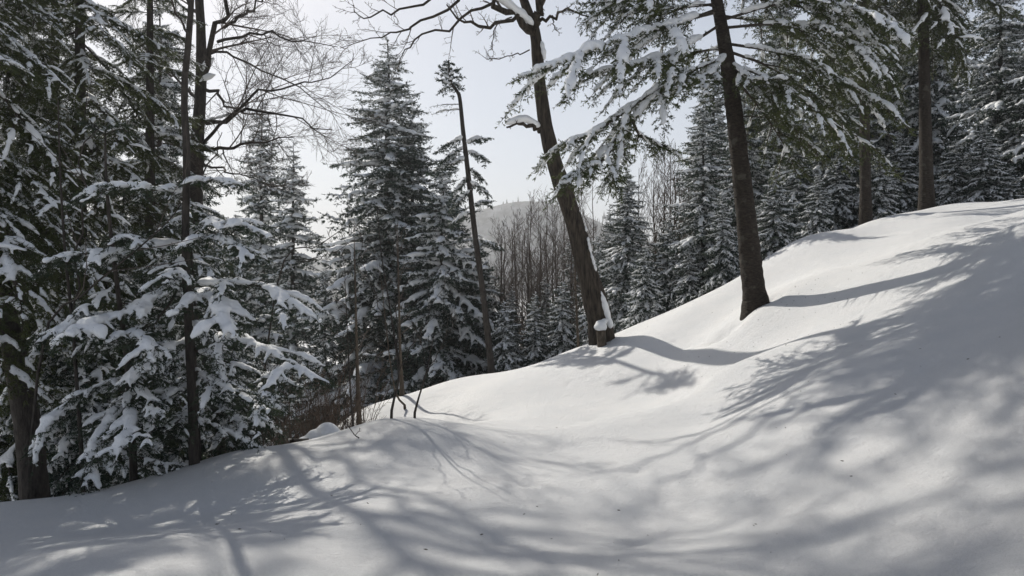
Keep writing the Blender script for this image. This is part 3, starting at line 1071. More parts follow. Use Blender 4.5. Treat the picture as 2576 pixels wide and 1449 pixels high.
# ------------------------------------------------------------------ hero conifers: every bough is a part of its own
def bough_part(root, base, gg, lumps, voxel, ratio, needles, name='bough', smooth=3):
    V, F, M = gg.arrays()
    G2 = Geo(); G2.v = [V - base]; G2.f = [F]; G2.m = [M]; G2.n = len(V)
    o = link(name, G2.mesh(name, [needles, M_WOOD], smooth=False), root)
    c_, d_, r_ = lumps
    if len(c_):
        v, f = fuse(*blobs(c_ - base, d_, r_), voxel, smooth, ratio)
        tag(link('snow', Geo().add(v, f).mesh('snow', [M_SNOW]), o), kind='stuff')
    return o


def trunk_part(root, base, pts, r0, r1, bark, sides=12, k=30, seed=0):
    r = np.random.default_rng(seed)
    T = resample(pts, k) - base
    T[0, 2] -= 0.4
    tt = np.linspace(0, 1, k)
    R = (r0 + (r1 - r0) * tt) * (1 + 0.40 * np.exp(-tt * 45)) * (1 + r.normal(0, 0.015, k))
    geo = rough_trunk(T, R, 36, 190, 5, 0.045, 9, 38.0) if sides >= 12 else tubes(T[None], R[None], sides)
    return link('trunk', Geo().add(*geo).mesh('trunk', [bark]), root)


# shared large boughs for the crowns that tower out of the picture
rx = np.random.default_rng(77)
XL = []
for i in range(5):
    L = 2.9
    gg, lm = big_bough(rx, local_path(rx, L, rx.uniform(0.22, 0.40), 0.30), 0.55, 8, 0.42, 45, 0.30, lat_sp=0.075, shoot_sp=0.060, shoot_len=0.11, nd=(0.050, 0.014, 9), droop=0.6, r0=0.030, snow=0.046, cover=0.62, crumb=0.4)
    cm = gg.mesh('bough_xl', [M_FIR, M_WOOD], smooth=False)
    V, F = fuse(*blobs(*lm), 0.026, 3, 0.30)
    XL.append((L, cm, Geo().add(V, F).mesh('bough_xl_snow', [M_SNOW])))


def xl_crown(root, rng, axis_pts, z0, z1, n, lmax, lmin, pitch=(-35, 5), azr=None, skip=None):
    """n shared boughs along a leaning trunk (local points), longest at the bottom"""
    P = np.asarray(axis_pts, float)
    for i in range(n):
        u = (i + rng.random()) / n
        z = z0 + (z1 - z0) * u
        x = np.interp(z, P[:, 2], P[:, 0]); y = np.interp(z, P[:, 2], P[:, 1])
        L, cm, sm = XL[rng.integers(len(XL))]
        Lb = (lmax + (lmin - lmax) * u ** 1.2) * rng.uniform(0.75, 1.15)
        az = i * 2.399 + rng.normal(0, 0.3) if azr is None else rng.uniform(*azr)
        pit = math.radians(pitch[0] + (pitch[1] - pitch[0]) * u + rng.normal(0, 7))
        if skip is not None and skip(z, az, Lb):
            continue
        o = link('bough', cm, root, (x, y, z))
        o.rotation_mode = 'ZYX'
        o.rotation_euler = (rng.normal(0, 0.12), -pit, az)
        o.rotation_mode = 'XYZ'
        o.rotation_euler = (rng.normal(0, 0.12), -pit, az)
        s_ = Lb / L
        o.scale = (s_, s_ * (1 if rng.random() < 0.5 else -1), s_)
        tag(link('snow', sm, o), kind='stuff')


# the big fir on the slope
rf = np.random.default_rng(91)
DI = 11.95
fb = V2(1903, 770, DI); fb[2] = ground(fb[0], fb[1]) - 0.02
fir = empty('balsam_fir', tuple(fb))
tag(fir, 'big fir with a thick bare trunk standing alone on the open snow slope', 'tree')
fpts = [fb, V2(1893, 700, DI), V2(1872, 500, DI), V2(1848, 290, DI), V2(1826, 130, DI), V2(1803, 0, DI), V2(1745, -320, DI), V2(1680, -800, DI), V2(1640, -1350, DI)]
trunk_part(fir, fb, fpts, 0.215, 0.03, M_BARK_FIR, 14, 40)
Q = lambda *pts: [V2(x, y, DI + dz) for x, y, dz in pts]
HB = [  # path, width, snow, cover
    (Q((1812, 20, 0), (1700, 60, -.7), (1560, 100, -1.3), (1420, 150, -1.8), (1290, 205, -2.1)), 0.50, 0.100, 1.0),
    (Q((1815, 60, 0), (1720, 120, -.5), (1640, 150, -.9), (1540, 175, -1.2), (1440, 190, -1.5)), 0.50, 0.085, 0.9),
    (Q((1828, 140, 0), (1760, 170, -.4), (1690, 200, -.7), (1600, 290, -1.0), (1520, 380, -1.2), (1440, 450, -1.3)), 0.60, 0.070, 0.7),
    (Q((1690, 195, -.7), (1600, 260, -.9), (1500, 330, -1.1), (1420, 360, -1.3), (1365, 400, -1.4)), 0.42, 0.070, 0.8),
    (Q((1600, 280, -1.0), (1570, 340, -.9), (1550, 420, -.8), (1530, 500, -.7)), 0.42, 0.05, 0.5),
    (Q((1590, 300, -1.0), (1610, 340, -.7), (1660, 370, -.4), (1720, 385, -.1)), 0.30, 0.045, 0.5),
    (Q((1560, 330, -1.1), (1520, 400, -1.5), (1460, 430, -1.8), (1420, 480, -2.0)), 0.40, 0.06, 0.6),
    (Q((1800, 10, 0), (1690, 20, .3), (1560, 30, .6), (1430, 30, .9)), 0.60, 0.06, 0.6),
    (Q((1805, 30, 0), (1700, 60, .5), (1600, 110, .9), (1500, 130, 1.2)), 0.55, 0.05, 0.5),
    (Q((1830, 120, 0), (1760, 130, .6), (1690, 160, 1.0), (1620, 200, 1.3)), 0.50, 0.05, 0.5),
    (Q((1832, 130, 0), (1790, 180, -.4), (1740, 200, -.8), (1660, 185, -1.2)), 0.40, 0.07, 0.8),
    (Q((1795, -40, 0), (1680, -20, -.6), (1580, 0, -1.0), (1450, 10, -1.3)), 0.55, 0.07, 0.8),
    (Q((1820, 50, 0), (1960, 10, -.6), (2090, 10, -1.1), (2210, 45, -1.5), (2320, 105, -1.8)), 0.65, 0.080, 0.9),
    (Q((1822, 70, 0), (1960, 60, -.5), (2080, 80, -.8), (2190, 140, -1.1), (2260, 210, -1.3)), 0.65, 0.070, 0.8),
    (Q((1830, 110, 0), (1950, 130, -.4), (2060, 170, -.7), (2170, 230, -1.0), (2290, 330, -1.2)), 0.65, 0.060, 0.75),
    (Q((1835, 130, 0), (1940, 170, .1), (2040, 240, .2), (2140, 330, .3), (2230, 430, .4)), 0.60, 0.050, 0.6),
    (Q((1840, 170, 0), (1920, 230, -.3), (2000, 320, -.5), (2080, 420, -.6)), 0.60, 0.045, 0.5),
    (Q((1842, 190, 0), (1910, 270, .4), (1970, 360, .7), (2010, 450, .9)), 0.55, 0.04, 0.4),
    (Q((1838, 160, 0), (1960, 210, -.8), (2070, 290, -1.3), (2160, 400, -1.6)), 0.55, 0.05, 0.5),
    (Q((1815, 40, 0), (1930, 60, .8), (2050, 120, 1.3), (2150, 200, 1.7)), 0.6, 0.05, 0.6),
    (Q((1800, -30, 0), (1900, -60, -.7), (2020, -40, -1.2), (2140, 0, -1.6)), 0.6, 0.07, 0.8),
    (Q((1835, 150, 0), (1880, 190, -.5), (1930, 200, -.9), (2000, 190, -1.2)), 0.35, 0.06, 0.8),
]
for path, wid, sn, cov in HB:
    gg, lm = big_bough(rf, path, wid * 0.85, 7, 0.38, 42, 0.40, lat_sp=0.085, shoot_sp=0.062, shoot_len=0.11, nd=(0.046, 0.014, 9), droop=0.6, r0=0.028, snow=sn * 0.74, cover=cov * 0.8, k=14, start=0.2, crumb=0.5)
    bough_part(fir, fb, gg, lm, 0.021, 0.30, M_FIR, smooth=2)
axl = np.array([p - fb for p in fpts])
for i in range(16):
    z = rf.uniform(1.2, 6.2)
    a_ = rf.uniform(0, 6.28)
    p0 = np.array([np.interp(z, axl[:, 2], axl[:, 0]), np.interp(z, axl[:, 2], axl[:, 1]), z])
    dd = np.array([math.cos(a_), math.sin(a_), rf.uniform(-0.3, 0.2)])
    Ls = 0.2 + rf.uniform(0.03, 0.5) * (1 if i % 3 == 0 else 0.3)
    pts = np.array([p0 + dd * 0.1, p0 + dd * (0.1 + Ls * .5) + UP * 0.01, p0 + dd * (0.1 + Ls) - UP * 0.03])
    link('dead_stub', Geo().add(*tubes(pts[None], np.array([[0.014, 0.009, 0.004]]), 5)).mesh('dead_stub', [M_BARK_DARK]), fir)
xl_crown(fir, rf, axl, 6.6, 13.5, 30, 2.7, 0.8)

# the tall fir at the left edge and the one behind it
rl = np.random.default_rng(14)
DA = 7.4
ab = V2(100, 1262, DA); ab[2] = ground(ab[0], ab[1])
firA = empty('balsam_fir', tuple(ab))
tag(firA, 'tall dark fir whose leaning trunk meets the snow in the lower left corner', 'tree')
apts = [ab, V2(72, 1090, DA), V2(38, 900, DA), V2(5, 720, DA + .2), V2(-40, 450, DA + .4), V2(-90, 100, DA + .6), V2(-150, -400, DA + .8), V2(-210, -1200, DA + 1)]
trunk_part(firA, ab, apts, 0.145, 0.03, M_BARK_DARK, 12, 34)
xl_crown(firA, rl, np.array([p - ab for p in apts]), 3.5, 8.8, 56, 2.2, 0.9, (-36, -8))


def xl_fir(label, px, d, h, zb, n, lmax, seed, lean=0.0, r0=0.17, pitch=(-38, -2), name='balsam_fir', bark=None):
    r = np.random.default_rng(seed)
    x = (px - 512) / F_PX * d
    b_ = np.array([x, d, ground(x, d)])
    o = empty(name, tuple(b_))
    tag(o, label, 'tree')
    pts = [b_, b_ + np.array([lean * h * 0.5, 0, h * 0.5]), b_ + np.array([lean * h, 0, h])]
    trunk_part(o, b_, pts, r0, 0.02, bark or M_BARK_DARK, 10, 20, seed)
    xl_crown(o, r, np.array([p - b_ for p in pts]), zb * h, h * 0.97, n, lmax, 0.5, pitch)
    return o


xl_fir('large dense fir behind the corner fir, its snowy boughs reaching the bare maple', 80, 11.0, 15.0, 0.22, 95, 2.9, 51)
xl_fir('dark fir filling the left margin behind the leaning corner trunk', -10, 10.5, 14.0, 0.15, 60, 2.4, 52)
xl_fir('fir with the taller straight trunk of two on the right crest', 927, 17.8, 16.0, 0.36, 56, 3.0, 53, -0.02, 0.17, bark=M_BARK_FIR)
xl_fir('fir with the slimmer straight trunk of two on the right crest', 866, 17.3, 14.0, 0.34, 46, 2.6, 54, -0.015, 0.14, bark=M_BARK_FIR)

# the young firs bent under snow, lower left
ry = np.random.default_rng(63)


def young_fir(label, stem, r0, bl, fill, seed, fill_z, fill_len, snow=0.06):
    r = np.random.default_rng(seed)
    b_ = np.asarray(stem[0], float).copy()
    o = empty('young_fir', tuple(b_))
    tag(o, label, 'tree')
    trunk_part(o, b_, stem, r0, 0.008, M_BARK_DARK, 8, 24, seed)
    for path, wid, sn, cov in bl:
        gg, lm = big_bough(r, path, wid, 3, 0.40, 45, 0.25, lat_sp=0.075, shoot_sp=0.045, shoot_len=0.085, nd=(0.032, 0.0085, 11), droop=0.5, r0=0.014, snow=sn * 0.66, cover=cov * 0.85, k=14, start=0.15, crumb=1.2)
        bough_part(o, b_, gg, lm, 0.014, 0.28, M_NEAR, smooth=2)
    S = resample(stem, 40)
    for i in range(fill):
        u = (i + r.random()) / fill
        z = b_[2] + fill_z[0] + (fill_z[1] - fill_z[0]) * u
        p0 = np.array([np.interp(z, S[:, 2], S[:, 0]), np.interp(z, S[:, 2], S[:, 1]), z]) - b_
        L, cm, sm = YF[r.integers(len(YF))]
        Lb = (fill_len[0] + (fill_len[1] - fill_len[0]) * u) * r.uniform(0.75, 1.25)
        q = link('bough', cm, o, tuple(p0))
        q.rotation_euler = (r.normal(0, 0.15), math.radians(r.uniform(-4, 28)), i * 2.399 + r.normal(0, 0.3))
        s_ = Lb / L
        q.scale = (s_, s_ * (1 if r.random() < 0.5 else -1), s_)
        tag(link('snow', sm, q), kind='stuff')
    return o


YF = []
for i in range(6):
    gg, lm = big_bough(ry, local_path(ry, 0.95, ry.uniform(0.1, 0.3), 0.2), 0.26, 4, 0.42, 45, 0.25, lat_sp=0.07, shoot_sp=0.045, shoot_len=0.085, nd=(0.032, 0.008, 11), droop=0.5, r0=0.012, snow=0.031, cover=0.62, crumb=0.9)
    V, F = fuse(*blobs(*lm), 0.014, 2, 0.28)
    YF.append((0.95, gg.mesh('bough_young', [M_NEAR, M_WOOD], smooth=False), Geo().add(V, F).mesh('bough_young_snow', [M_SNOW])))


def at_ground(px2, d):
    x = (px2 / 2.5156 - 512) / F_PX * d
    return np.array([x, d, ground(x, d)])


D1 = 7.3
Q1 = lambda *pts: [V2(x, y, D1 + dz) for x, y, dz in pts]
young_fir('young fir sagging under thick snow pillows before the thin dark pole', [at_ground(497, D1)] + Q1((488, 950, 0), (478, 760, 0), (470, 600, 0), (466, 450, 0), (463, 345, 0)), 0.045, [
    (Q1((467, 470, 0), (520, 452, -.2), (570, 458, -.3), (628, 468, -.4)), 0.22, 0.050, 0.9),
    (Q1((467, 480, 0), (400, 478, -.3), (300, 470, -.6), (180, 520, -.9)), 0.28, 0.062, 0.95),
    (Q1((470, 600, 0), (530, 560, -.3), (600, 565, -.5), (700, 605, -.7)), 0.30, 0.068, 0.95),
    (Q1((470, 610, 0), (540, 600, -.5), (600, 625, -.8), (650, 660, -1.0)), 0.26, 0.055, 0.9),
    (Q1((470, 610, 0), (390, 620, -.3), (290, 635, -.6), (190, 640, -.8), (95, 665, -1.0)), 0.30, 0.068, 0.95),
    (Q1((478, 725, 0), (570, 712, -.3), (660, 722, -.5), (740, 765, -.6), (822, 822, -.7)), 0.25, 0.066, 0.95),
    (Q1((480, 735, 0), (530, 745, -.5), (560, 800, -.9), (600, 860, -1.2)), 0.32, 0.085, 0.95),
    (Q1((478, 740, 0), (400, 750, -.4), (310, 790, -.7), (240, 820, -.9)), 0.30, 0.070, 0.95),
    (Q1((484, 830, 0), (580, 850, -.4), (670, 880, -.7), (760, 935, -.9), (842, 968, -1.0)), 0.34, 0.062, 0.9),
    (Q1((486, 880, 0), (570, 910, -.2), (670, 945, -.3), (790, 985, -.4)), 0.34, 0.055, 0.85),
    (Q1((488, 930, 0), (560, 970, -.5), (630, 1010, -.8), (690, 1040, -1.0)), 0.30, 0.05, 0.8),
    (Q1((484, 850, 0), (420, 880, -.5), (350, 930, -.8), (300, 980, -1.0)), 0.32, 0.060, 0.9),
    (Q1((486, 960, 0), (420, 1000, -.4), (360, 1060, -.6), (310, 1110, -.7)), 0.30, 0.070, 0.9),
    (Q1((470, 640, 0), (440, 680, -.6), (410, 720, -1.0)), 0.24, 0.05, 0.8),
], 22, 5, (0.35, 2.9), (0.75, 0.45))

D2 = 6.9
Q2 = lambda *pts: [V2(x, y, D2 + dz) for x, y, dz in pts]
young_fir('young fir with a bare snowy V at its tip among the left boughs', [at_ground(338, D2)] + Q2((322, 930, 0), (300, 760, 0), (276, 560, 0), (266, 420, 0), (265, 325, 0)), 0.035, [
    (Q2((266, 338, 0), (295, 322, -.05), (325, 306, -.1)), 0.03, 0.022, 0.9),
    (Q2((266, 340, 0), (240, 322, -.05), (218, 305, -.1)), 0.03, 0.022, 0.9),
    (Q2((268, 470, 0), (230, 480, -.2), (190, 500, -.3)), 0.18, 0.05, 0.9),
    (Q2((290, 790, 0), (220, 800, -.3), (150, 830, -.5), (80, 870, -.7)), 0.24, 0.062, 0.95),
    (Q2((295, 800, 0), (250, 810, -.5), (200, 830, -.8), (165, 850, -1.0)), 0.24, 0.080, 0.95),
    (Q2((285, 640, 0), (210, 640, -.2), (150, 650, -.4), (90, 690, -.5)), 0.24, 0.055, 0.9),
    (Q2((318, 985, 0), (240, 990, -.2), (170, 1025, -.4), (110, 1090, -.5), (80, 1190, -.6)), 0.20, 0.070, 0.95),
    (Q2((325, 1000, 0), (280, 1050, -.3), (240, 1110, -.5), (215, 1180, -.6)), 0.28, 0.062, 0.9),
    (Q2((325, 1010, 0), (330, 1060, -.5), (310, 1110, -.8), (290, 1150, -.9)), 0.28, 0.062, 0.9),
    (Q2((320, 960, 0), (370, 1000, -.3), (420, 1060, -.5)), 0.26, 0.055, 0.9),
    (Q2((300, 850, 0), (340, 840, -.4), (370, 870, -.7), (380, 920, -.8)), 0.24, 0.055, 0.9),
    (Q2((280, 600, 0), (330, 600, -.2), (380, 630, -.4)), 0.22, 0.05, 0.9),
], 20, 6, (0.2, 2.6), (0.85, 0.4))

D3 = 8.6
Q3 = lambda *pts: [V2(x, y, D3 + dz) for x, y, dz in pts]
young_fir('young fir with two low trunks leaning toward the brown brush', [at_ground(560, D3 - .9)] + Q3((540, 1030, -.6), (512, 900, -.2), (490, 760, 0), (480, 600, 0)), 0.05, [
    (Q3((525, 960, -.4), (600, 985, -.7), (680, 1000, -.9), (760, 1000, -1.0)), 0.3, 0.055, 0.85),
    (Q3((535, 1010, -.5), (590, 1050, -.9), (640, 1100, -1.1)), 0.25, 0.06, 0.9),
], 26, 7, (0.4, 3.2), (1.0, 0.5))

# the thin dark pole
bp = at_ground(492, 7.0)
bare_tree('dead_pole_tree', 'thin dark dead pole rising in front of the bare maple trunk', ry,
          [bp, V2(478, 900, 7.0), V2(466, 640, 7.05), V2(470, 400, 7.1), V2(463, 230, 7.1), V2(478, 60, 7.1), V2(486, -150, 7.1), V2(490, -500, 7.1)], 0.044, 0.026,
          [([V2(488, 560, 7.1), V2(560, 590, 7.0), V2(640, 560, 6.9)], 0.012, 0.004), ([V2(470, 690, 7.05), V2(400, 800, 6.8), V2(330, 850, 6.6)], 0.014, 0.004),
           ([V2(480, 100, 7.1), V2(440, 30, 6.9), V2(420, -40, 6.8)], 0.015, 0.005), ([V2(466, 470, 7.1), V2(520, 420, 7.3), V2(560, 330, 7.5)], 0.012, 0.004)],
          [dict(m=3, tr=(0.3, 0.95), ang=(30, 60), length=0.35, k=4, curl=0.12, lift=0.03, rr=0.6, rmin=0.003)], M_BARK_DARK, M_TWIG)

# ------------------------------------------------------------------ spruces in the middle and behind
conifer_at('tall', 388, 40, 28.0, 'tallest snow-dusted spruce in the middle of the picture', 0.4, 1.25)
conifer_at('tall2', 412, 98, 29.0, 'shorter spruce pressed against the right flank of the tallest spruce', 1.7, 0.95)
conifer_at('mid', 442, 160, 25.0, 'broad low spruce filling the right foot of the tallest spruce', 2.9, 1.1)
conifer_at('narrow', 262, 96, 30.0, 'slender spruce with the higher tip of the pair before the bright sky', 0.2, 1.0)
conifer_at('narrow', 293, 141, 29.0, 'slender spruce with the lower tip of the pair before the bright sky', 2.2, 1.1)
conifer_at('tall2', 703, 92, 18.4, 'spruce rising close behind the big fir on its left', 0.9, 1.05)
conifer_at('tall', 627, 165, 20.5, 'spruce behind the leaning maple, its tip under the drooping fir bough', 2.5, 1.15)
conifer_at('mid', 796, 128, 20.5, 'broad spruce with heavy snow shelves right of the big fir trunk', 1.2, 1.25)
conifer_at('mid2', 645, 245, 17.4, 'low snowy spruce at the crest just right of the leaning maple', 0.5, 1.0)
conifer_at('mid', 722, 190, 16.9, 'short spruce at the snow edge beside the big fir base', 3.3, 0.9)
conifer_at('mid2', 838, 150, 22.0, 'spruce seen between the big fir and the slimmer straight trunk', 4.1, 1.0)
conifer_at('mid', 900, 130, 22.0, 'spruce seen between the two straight trunks on the right crest', 5.0, 1.1)
conifer_at('mid2', 955, 140, 21.0, 'squat spruce just right of the taller straight trunk', 0.3, 1.15)
conifer_at('tall2', 1000, -60, 22.0, 'tall snowy spruce near the right margin above the crest', 1.1, 1.1)
conifer_at('tall', 930, -120, 26.0, 'tall spruce rising behind the two straight trunks', 2.3, 1.0)
conifer_at('tall', 860, -60, 27.0, 'tall spruce seen through the boughs of the slimmer crest fir', 3.9, 1.0)
conifer_at('tall2', 780, -20, 26.0, 'tall spruce directly behind the big fir trunk', 5.2, 1.0)
conifer_at('tall', 1060, -80, 20.0, 'spruce cut by the right edge of the picture', 4.4, 1.0)
conifer_at('small', 655, 300, 16.6, 'tiny snow-caked spruce on the crest behind the stump', 0.2, 1.1)
conifer_at('small', 1010, 165, 19.6, 'tiny spruce on the crest at the right margin', 1.2, 1.3)

# more left-hand forest behind the young firs
xl_fir('fir standing in the gloom between the corner fir and the young firs', 55, 13.0, 17.0, 0.05, 84, 2.5, 55, pitch=(-30, 5))
xl_fir('dense fir in the gloom behind the snowy V-tipped young fir', 150, 13.6, 15.5, 0.05, 84, 2.5, 56, pitch=(-30, 5))
for i, (px, top, d, var, wd, lab) in enumerate([
    (20, 250, 11.0, 'mid2', 1.0, 'low shaded spruce right behind the leaning corner trunk'),
    (78, 285, 10.0, 'mid', 0.9, 'low shaded spruce between corner trunk and the V-tipped young fir'),
    (150, 270, 11.5, 'mid2', 1.0, 'low shaded spruce behind the pair of snow-bent young firs'),
    (215, 240, 13.5, 'mid', 1.0, 'shaded spruce right of the dead pole, behind the long snowy bough'),
    (160, -10, 18.0, 'tall2', 0.9, 'tall spruce in deep shade left of the bare maple trunk'),
    (235, 215, 19.0, 'mid', 1.1, 'spruce below the slender pair, dark against the valley'),
    (325, 262, 27.0, 'narrow', 0.9, 'dim spruce in the gap left of the tallest spruce'),
    (346, 268, 33.0, 'narrow', 0.8, 'pointed dark spruce tip in the hazy gap before the pale hill'),
    (478, 235, 27.0, 'mid', 1.0, 'spruce at the foot of the broken-topped tree'),
    (512, 285, 25.0, 'narrow', 1.0, 'snow-plastered spruce in the hollow under the grey hill'),
    (545, 278, 27.0, 'mid', 0.9, 'snow-plastered spruce left of the leaning maple trunk'),
    (572, 230, 28.0, 'narrow', 1.0, 'spruce glimpsed directly behind the leaning maple trunk'),
    (505, 300, 22.5, 'mid2', 0.9, 'low snow-caked spruce on the crest just right of the broken-topped tree'),
    (535, 292, 22.5, 'mid', 0.9, 'low snow-caked spruce on the crest midway to the leaning maple'),
    (562, 280, 22.5, 'mid2', 0.9, 'low snow-caked spruce on the crest touching the tan slim trunk'),
    (598, 236, 22.0, 'mid', 0.9, 'snowy spruce close behind the foot of the leaning maple'),
    (668, 215, 20.0, 'mid', 1.0, 'spruce among the reddish saplings, midway between maple and big fir'),
    (690, 245, 17.8, 'mid2', 0.9, 'squat snow-laden spruce at the snow edge left of the big fir'),
    (610, 205, 24.0, 'narrow', 1.1, 'dim spruce filling the gap behind the drooping fir bough'),
    (775, 165, 18.5, 'mid', 1.1, 'snow-shelved spruce touching the right side of the big fir trunk'),
    (818, 175, 18.6, 'mid2', 1.1, 'bushy low spruce behind the rounded crest left of the slim straight trunk'),
    (880, 150, 20.0, 'mid2', 1.2, 'bushy spruce right behind the slimmer straight trunk'),
    (985, 120, 20.0, 'mid', 1.2, 'bushy snow-laden spruce between the tall straight trunk and right margin'),
    (1020, 60, 21.0, 'tall2', 1.2, 'heavily snowed spruce at the upper right corner'),
    (745, 60, 24.0, 'tall', 1.0, 'tall spruce glimpsed left of the big fir trunk'),
    (835, 20, 23.0, 'tall', 1.1, 'tall spruce glimpsed between big fir and the slimmer straight trunk'),
]):
    conifer_at(var, px, top, d, lab, i * 1.3, wd)

rg = np.random.default_rng(8)
n_bg = 0
for i in range(60):
    d = rg.uniform(30, 75)
    px = rg.uniform(-60, 1080)
    x = (px - 512) / F_PX * d
    if 300 < px < 345 and d < 40: continue
    h = rg.uniform(5.5, 9.5) if px < 700 else rg.uniform(10, 14)
    top = HOR - (ground(x, d) + h - EYE) / d * F_PX
    if px < 640 and top < 250: h *= 0.6
    place_conifer(['narrow', 'mid', 'tall2', 'tall'][i % 4], x, d, h, 'dim snowy spruce standing deep in the wood behind the nearer trees', rg.uniform(0, 6.28), rg.uniform(0.9, 1.2), 'spruces deep in the wood')

# ------------------------------------------------------------------ leafless trees and brush in the distance
def bare_variant(name, rng, H, r0, nl, lean=0.03, spread=(20, 45), twig=None):
    k = 12
    z = np.linspace(-0.4, H, k)
    P = np.stack([np.cumsum(rng.normal(0, lean, k)) * 0.6, np.cumsum(rng.normal(0, lean, k)) * 0.6, z], -1)[None]
    R = np.linspace(r0, r0 * 0.12, k)[None]
    tm = Geo().add(*tubes(P, R, 7)).mesh(name + '_trunk', [twig or M_TWIG])
    g = Geo()
    p1, r1 = grow(rng, P, R, nl, (0.3, 0.98), spread, 0.42, 6, 0.10, 0.10, 0.5, 0.25, 0.75, 0.010)
    g.add(*tubes(p1, r1, 4))
    p2, r2 = grow(rng, p1, r1, 6, (0.15, 0.98), (20, 45), 0.5, 5, 0.10, 0.08, 0.6, 0.3, 0.5, 0.007)
    g.add(*tubes(p2, r2, 3))
    p3, r3 = grow(rng, p2, r2, 5, (0.15, 1.0), (20, 45), 0.5, 4, 0.12, 0.06, 0.65, 0.4, 0.5, 0.0055)
    g.add(*tubes(p3, r3, 3))
    return tm, g.mesh(name + '_crown', [twig or M_TWIG]), H


BARE = [bare_variant('bare_a', rg, 9, 0.09, 16), bare_variant('bare_b', rg, 9, 0.08, 14, 0.05), bare_variant('bare_c', rg, 8, 0.07, 18, 0.04, (15, 35), M_BRUSH)]


def place_bare(v, x, y, h, label, group=None, rz=0.0, lean=(0, 0), name='bare_tree'):
    tm, cm, H = BARE[v]
    o = empty(name, (x, y, ground(x, y)), rz, (h / H,) * 3)
    o.rotation_euler = (lean[0], lean[1], rz)
    tag(o, label, 'tree', group)
    link('trunk', tm, o); link('crown', cm, o)


for i in range(26):
    px = [352, 500, 512, 528, 540, 553, 566, 580, 520, 546, 358, 340, 535, 560, 505, 590, 498, 507, 518, 526, 538, 549, 557, 570, 578, 532][i]
    d = [28, 26, 30, 27, 33, 29, 35, 31, 40, 42, 36, 40, 24, 24.5, 36, 38, 30, 27, 33, 29, 25, 31, 27, 26, 30, 37][i]
    top = [208, 242, 228, 222, 215, 210, 196, 190, 240, 235, 222, 235, 250, 235, 240, 185, 236, 230, 222, 218, 226, 205, 214, 200, 192, 205][i]
    x = (px - 512) / F_PX * d
    place_bare(i % 2, x, d, EYE + (HOR - top) / F_PX * d - ground(x, d), 'grey leafless tree in the hollow before the hazy hill', 'leafless trees in the hollow', i * 1.7)
for i in range(7):
    px = [655, 668, 681, 690, 662, 676, 640][i]; d = [22, 24, 21, 26, 28, 29, 27][i]; top = [165, 158, 172, 160, 150, 155, 168][i]
    x = (px - 512) / F_PX * d
    place_bare(2, x, d, EYE + (HOR - top) / F_PX * d - ground(x, d), 'reddish-brown leafless sapling between the leaning maple and the big fir', 'reddish saplings behind the crest', i * 2.1)


def shrub_variant(name, rng, H, n):
    a_ = rng.uniform(0, 6.28, n); r_ = rng.uniform(0.1, 0.5, n)
    k = 6
    t = np.linspace(0, 1, k)
    out = np.stack([np.cos(a_), np.sin(a_)], -1)
    P = np.zeros((n, k, 3))
    P[:, :, :2] = (out * 0.18)[:, None] + out[:, None] * (r_[:, None] * t[None] ** 1.4)[:, :, None]
    P[:, :, 2] = t[None] * (H * rng.uniform(0.6, 1.1, n))[:, None] - 0.1
    P[:, 1:] += rng.normal(0, 0.02, (n, k - 1, 3))
    R = np.linspace(0.009, 0.003, k)[None] * np.ones((n, 1))
    st = Geo().add(*tubes(P, R, 4))
    p1, r1 = grow(rng, P, R, 5, (0.25, 0.98), (25, 50), 0.38, 4, 0.12, 0.05, 0.7, 0.4, 0.5, 0.0035)
    st.add(*tubes(p1, r1, 3))
    p2, r2 = grow(rng, p1, r1, 3, (0.2, 0.98), (25, 50), 0.5, 3, 0.12, 0.05, 0.7, 0.4, 0.5, 0.003)
    st.add(*tubes(p2, r2, 3))
    return st.mesh(name, [M_BRUSH])


SHRUB = [shrub_variant('shrub_a', rg, 1.6, 11), shrub_variant('shrub_b', rg, 1.2, 9)]
for i in range(20):
    px = rg.uniform(232, 352); d = rg.uniform(9.5, 15)
    x = (px - 512) / F_PX * d
    o = link('brush_shrub', SHRUB[i % 2], None, (x, d, ground(x, d)))
    o.rotation_euler = (0, 0, rg.uniform(0, 6.28)); o.scale = (rg.uniform(0.9, 1.3),) * 3
    tag(o, 'brown leafless brush in the thicket below the left mound', 'shrub', 'brown brush thicket')

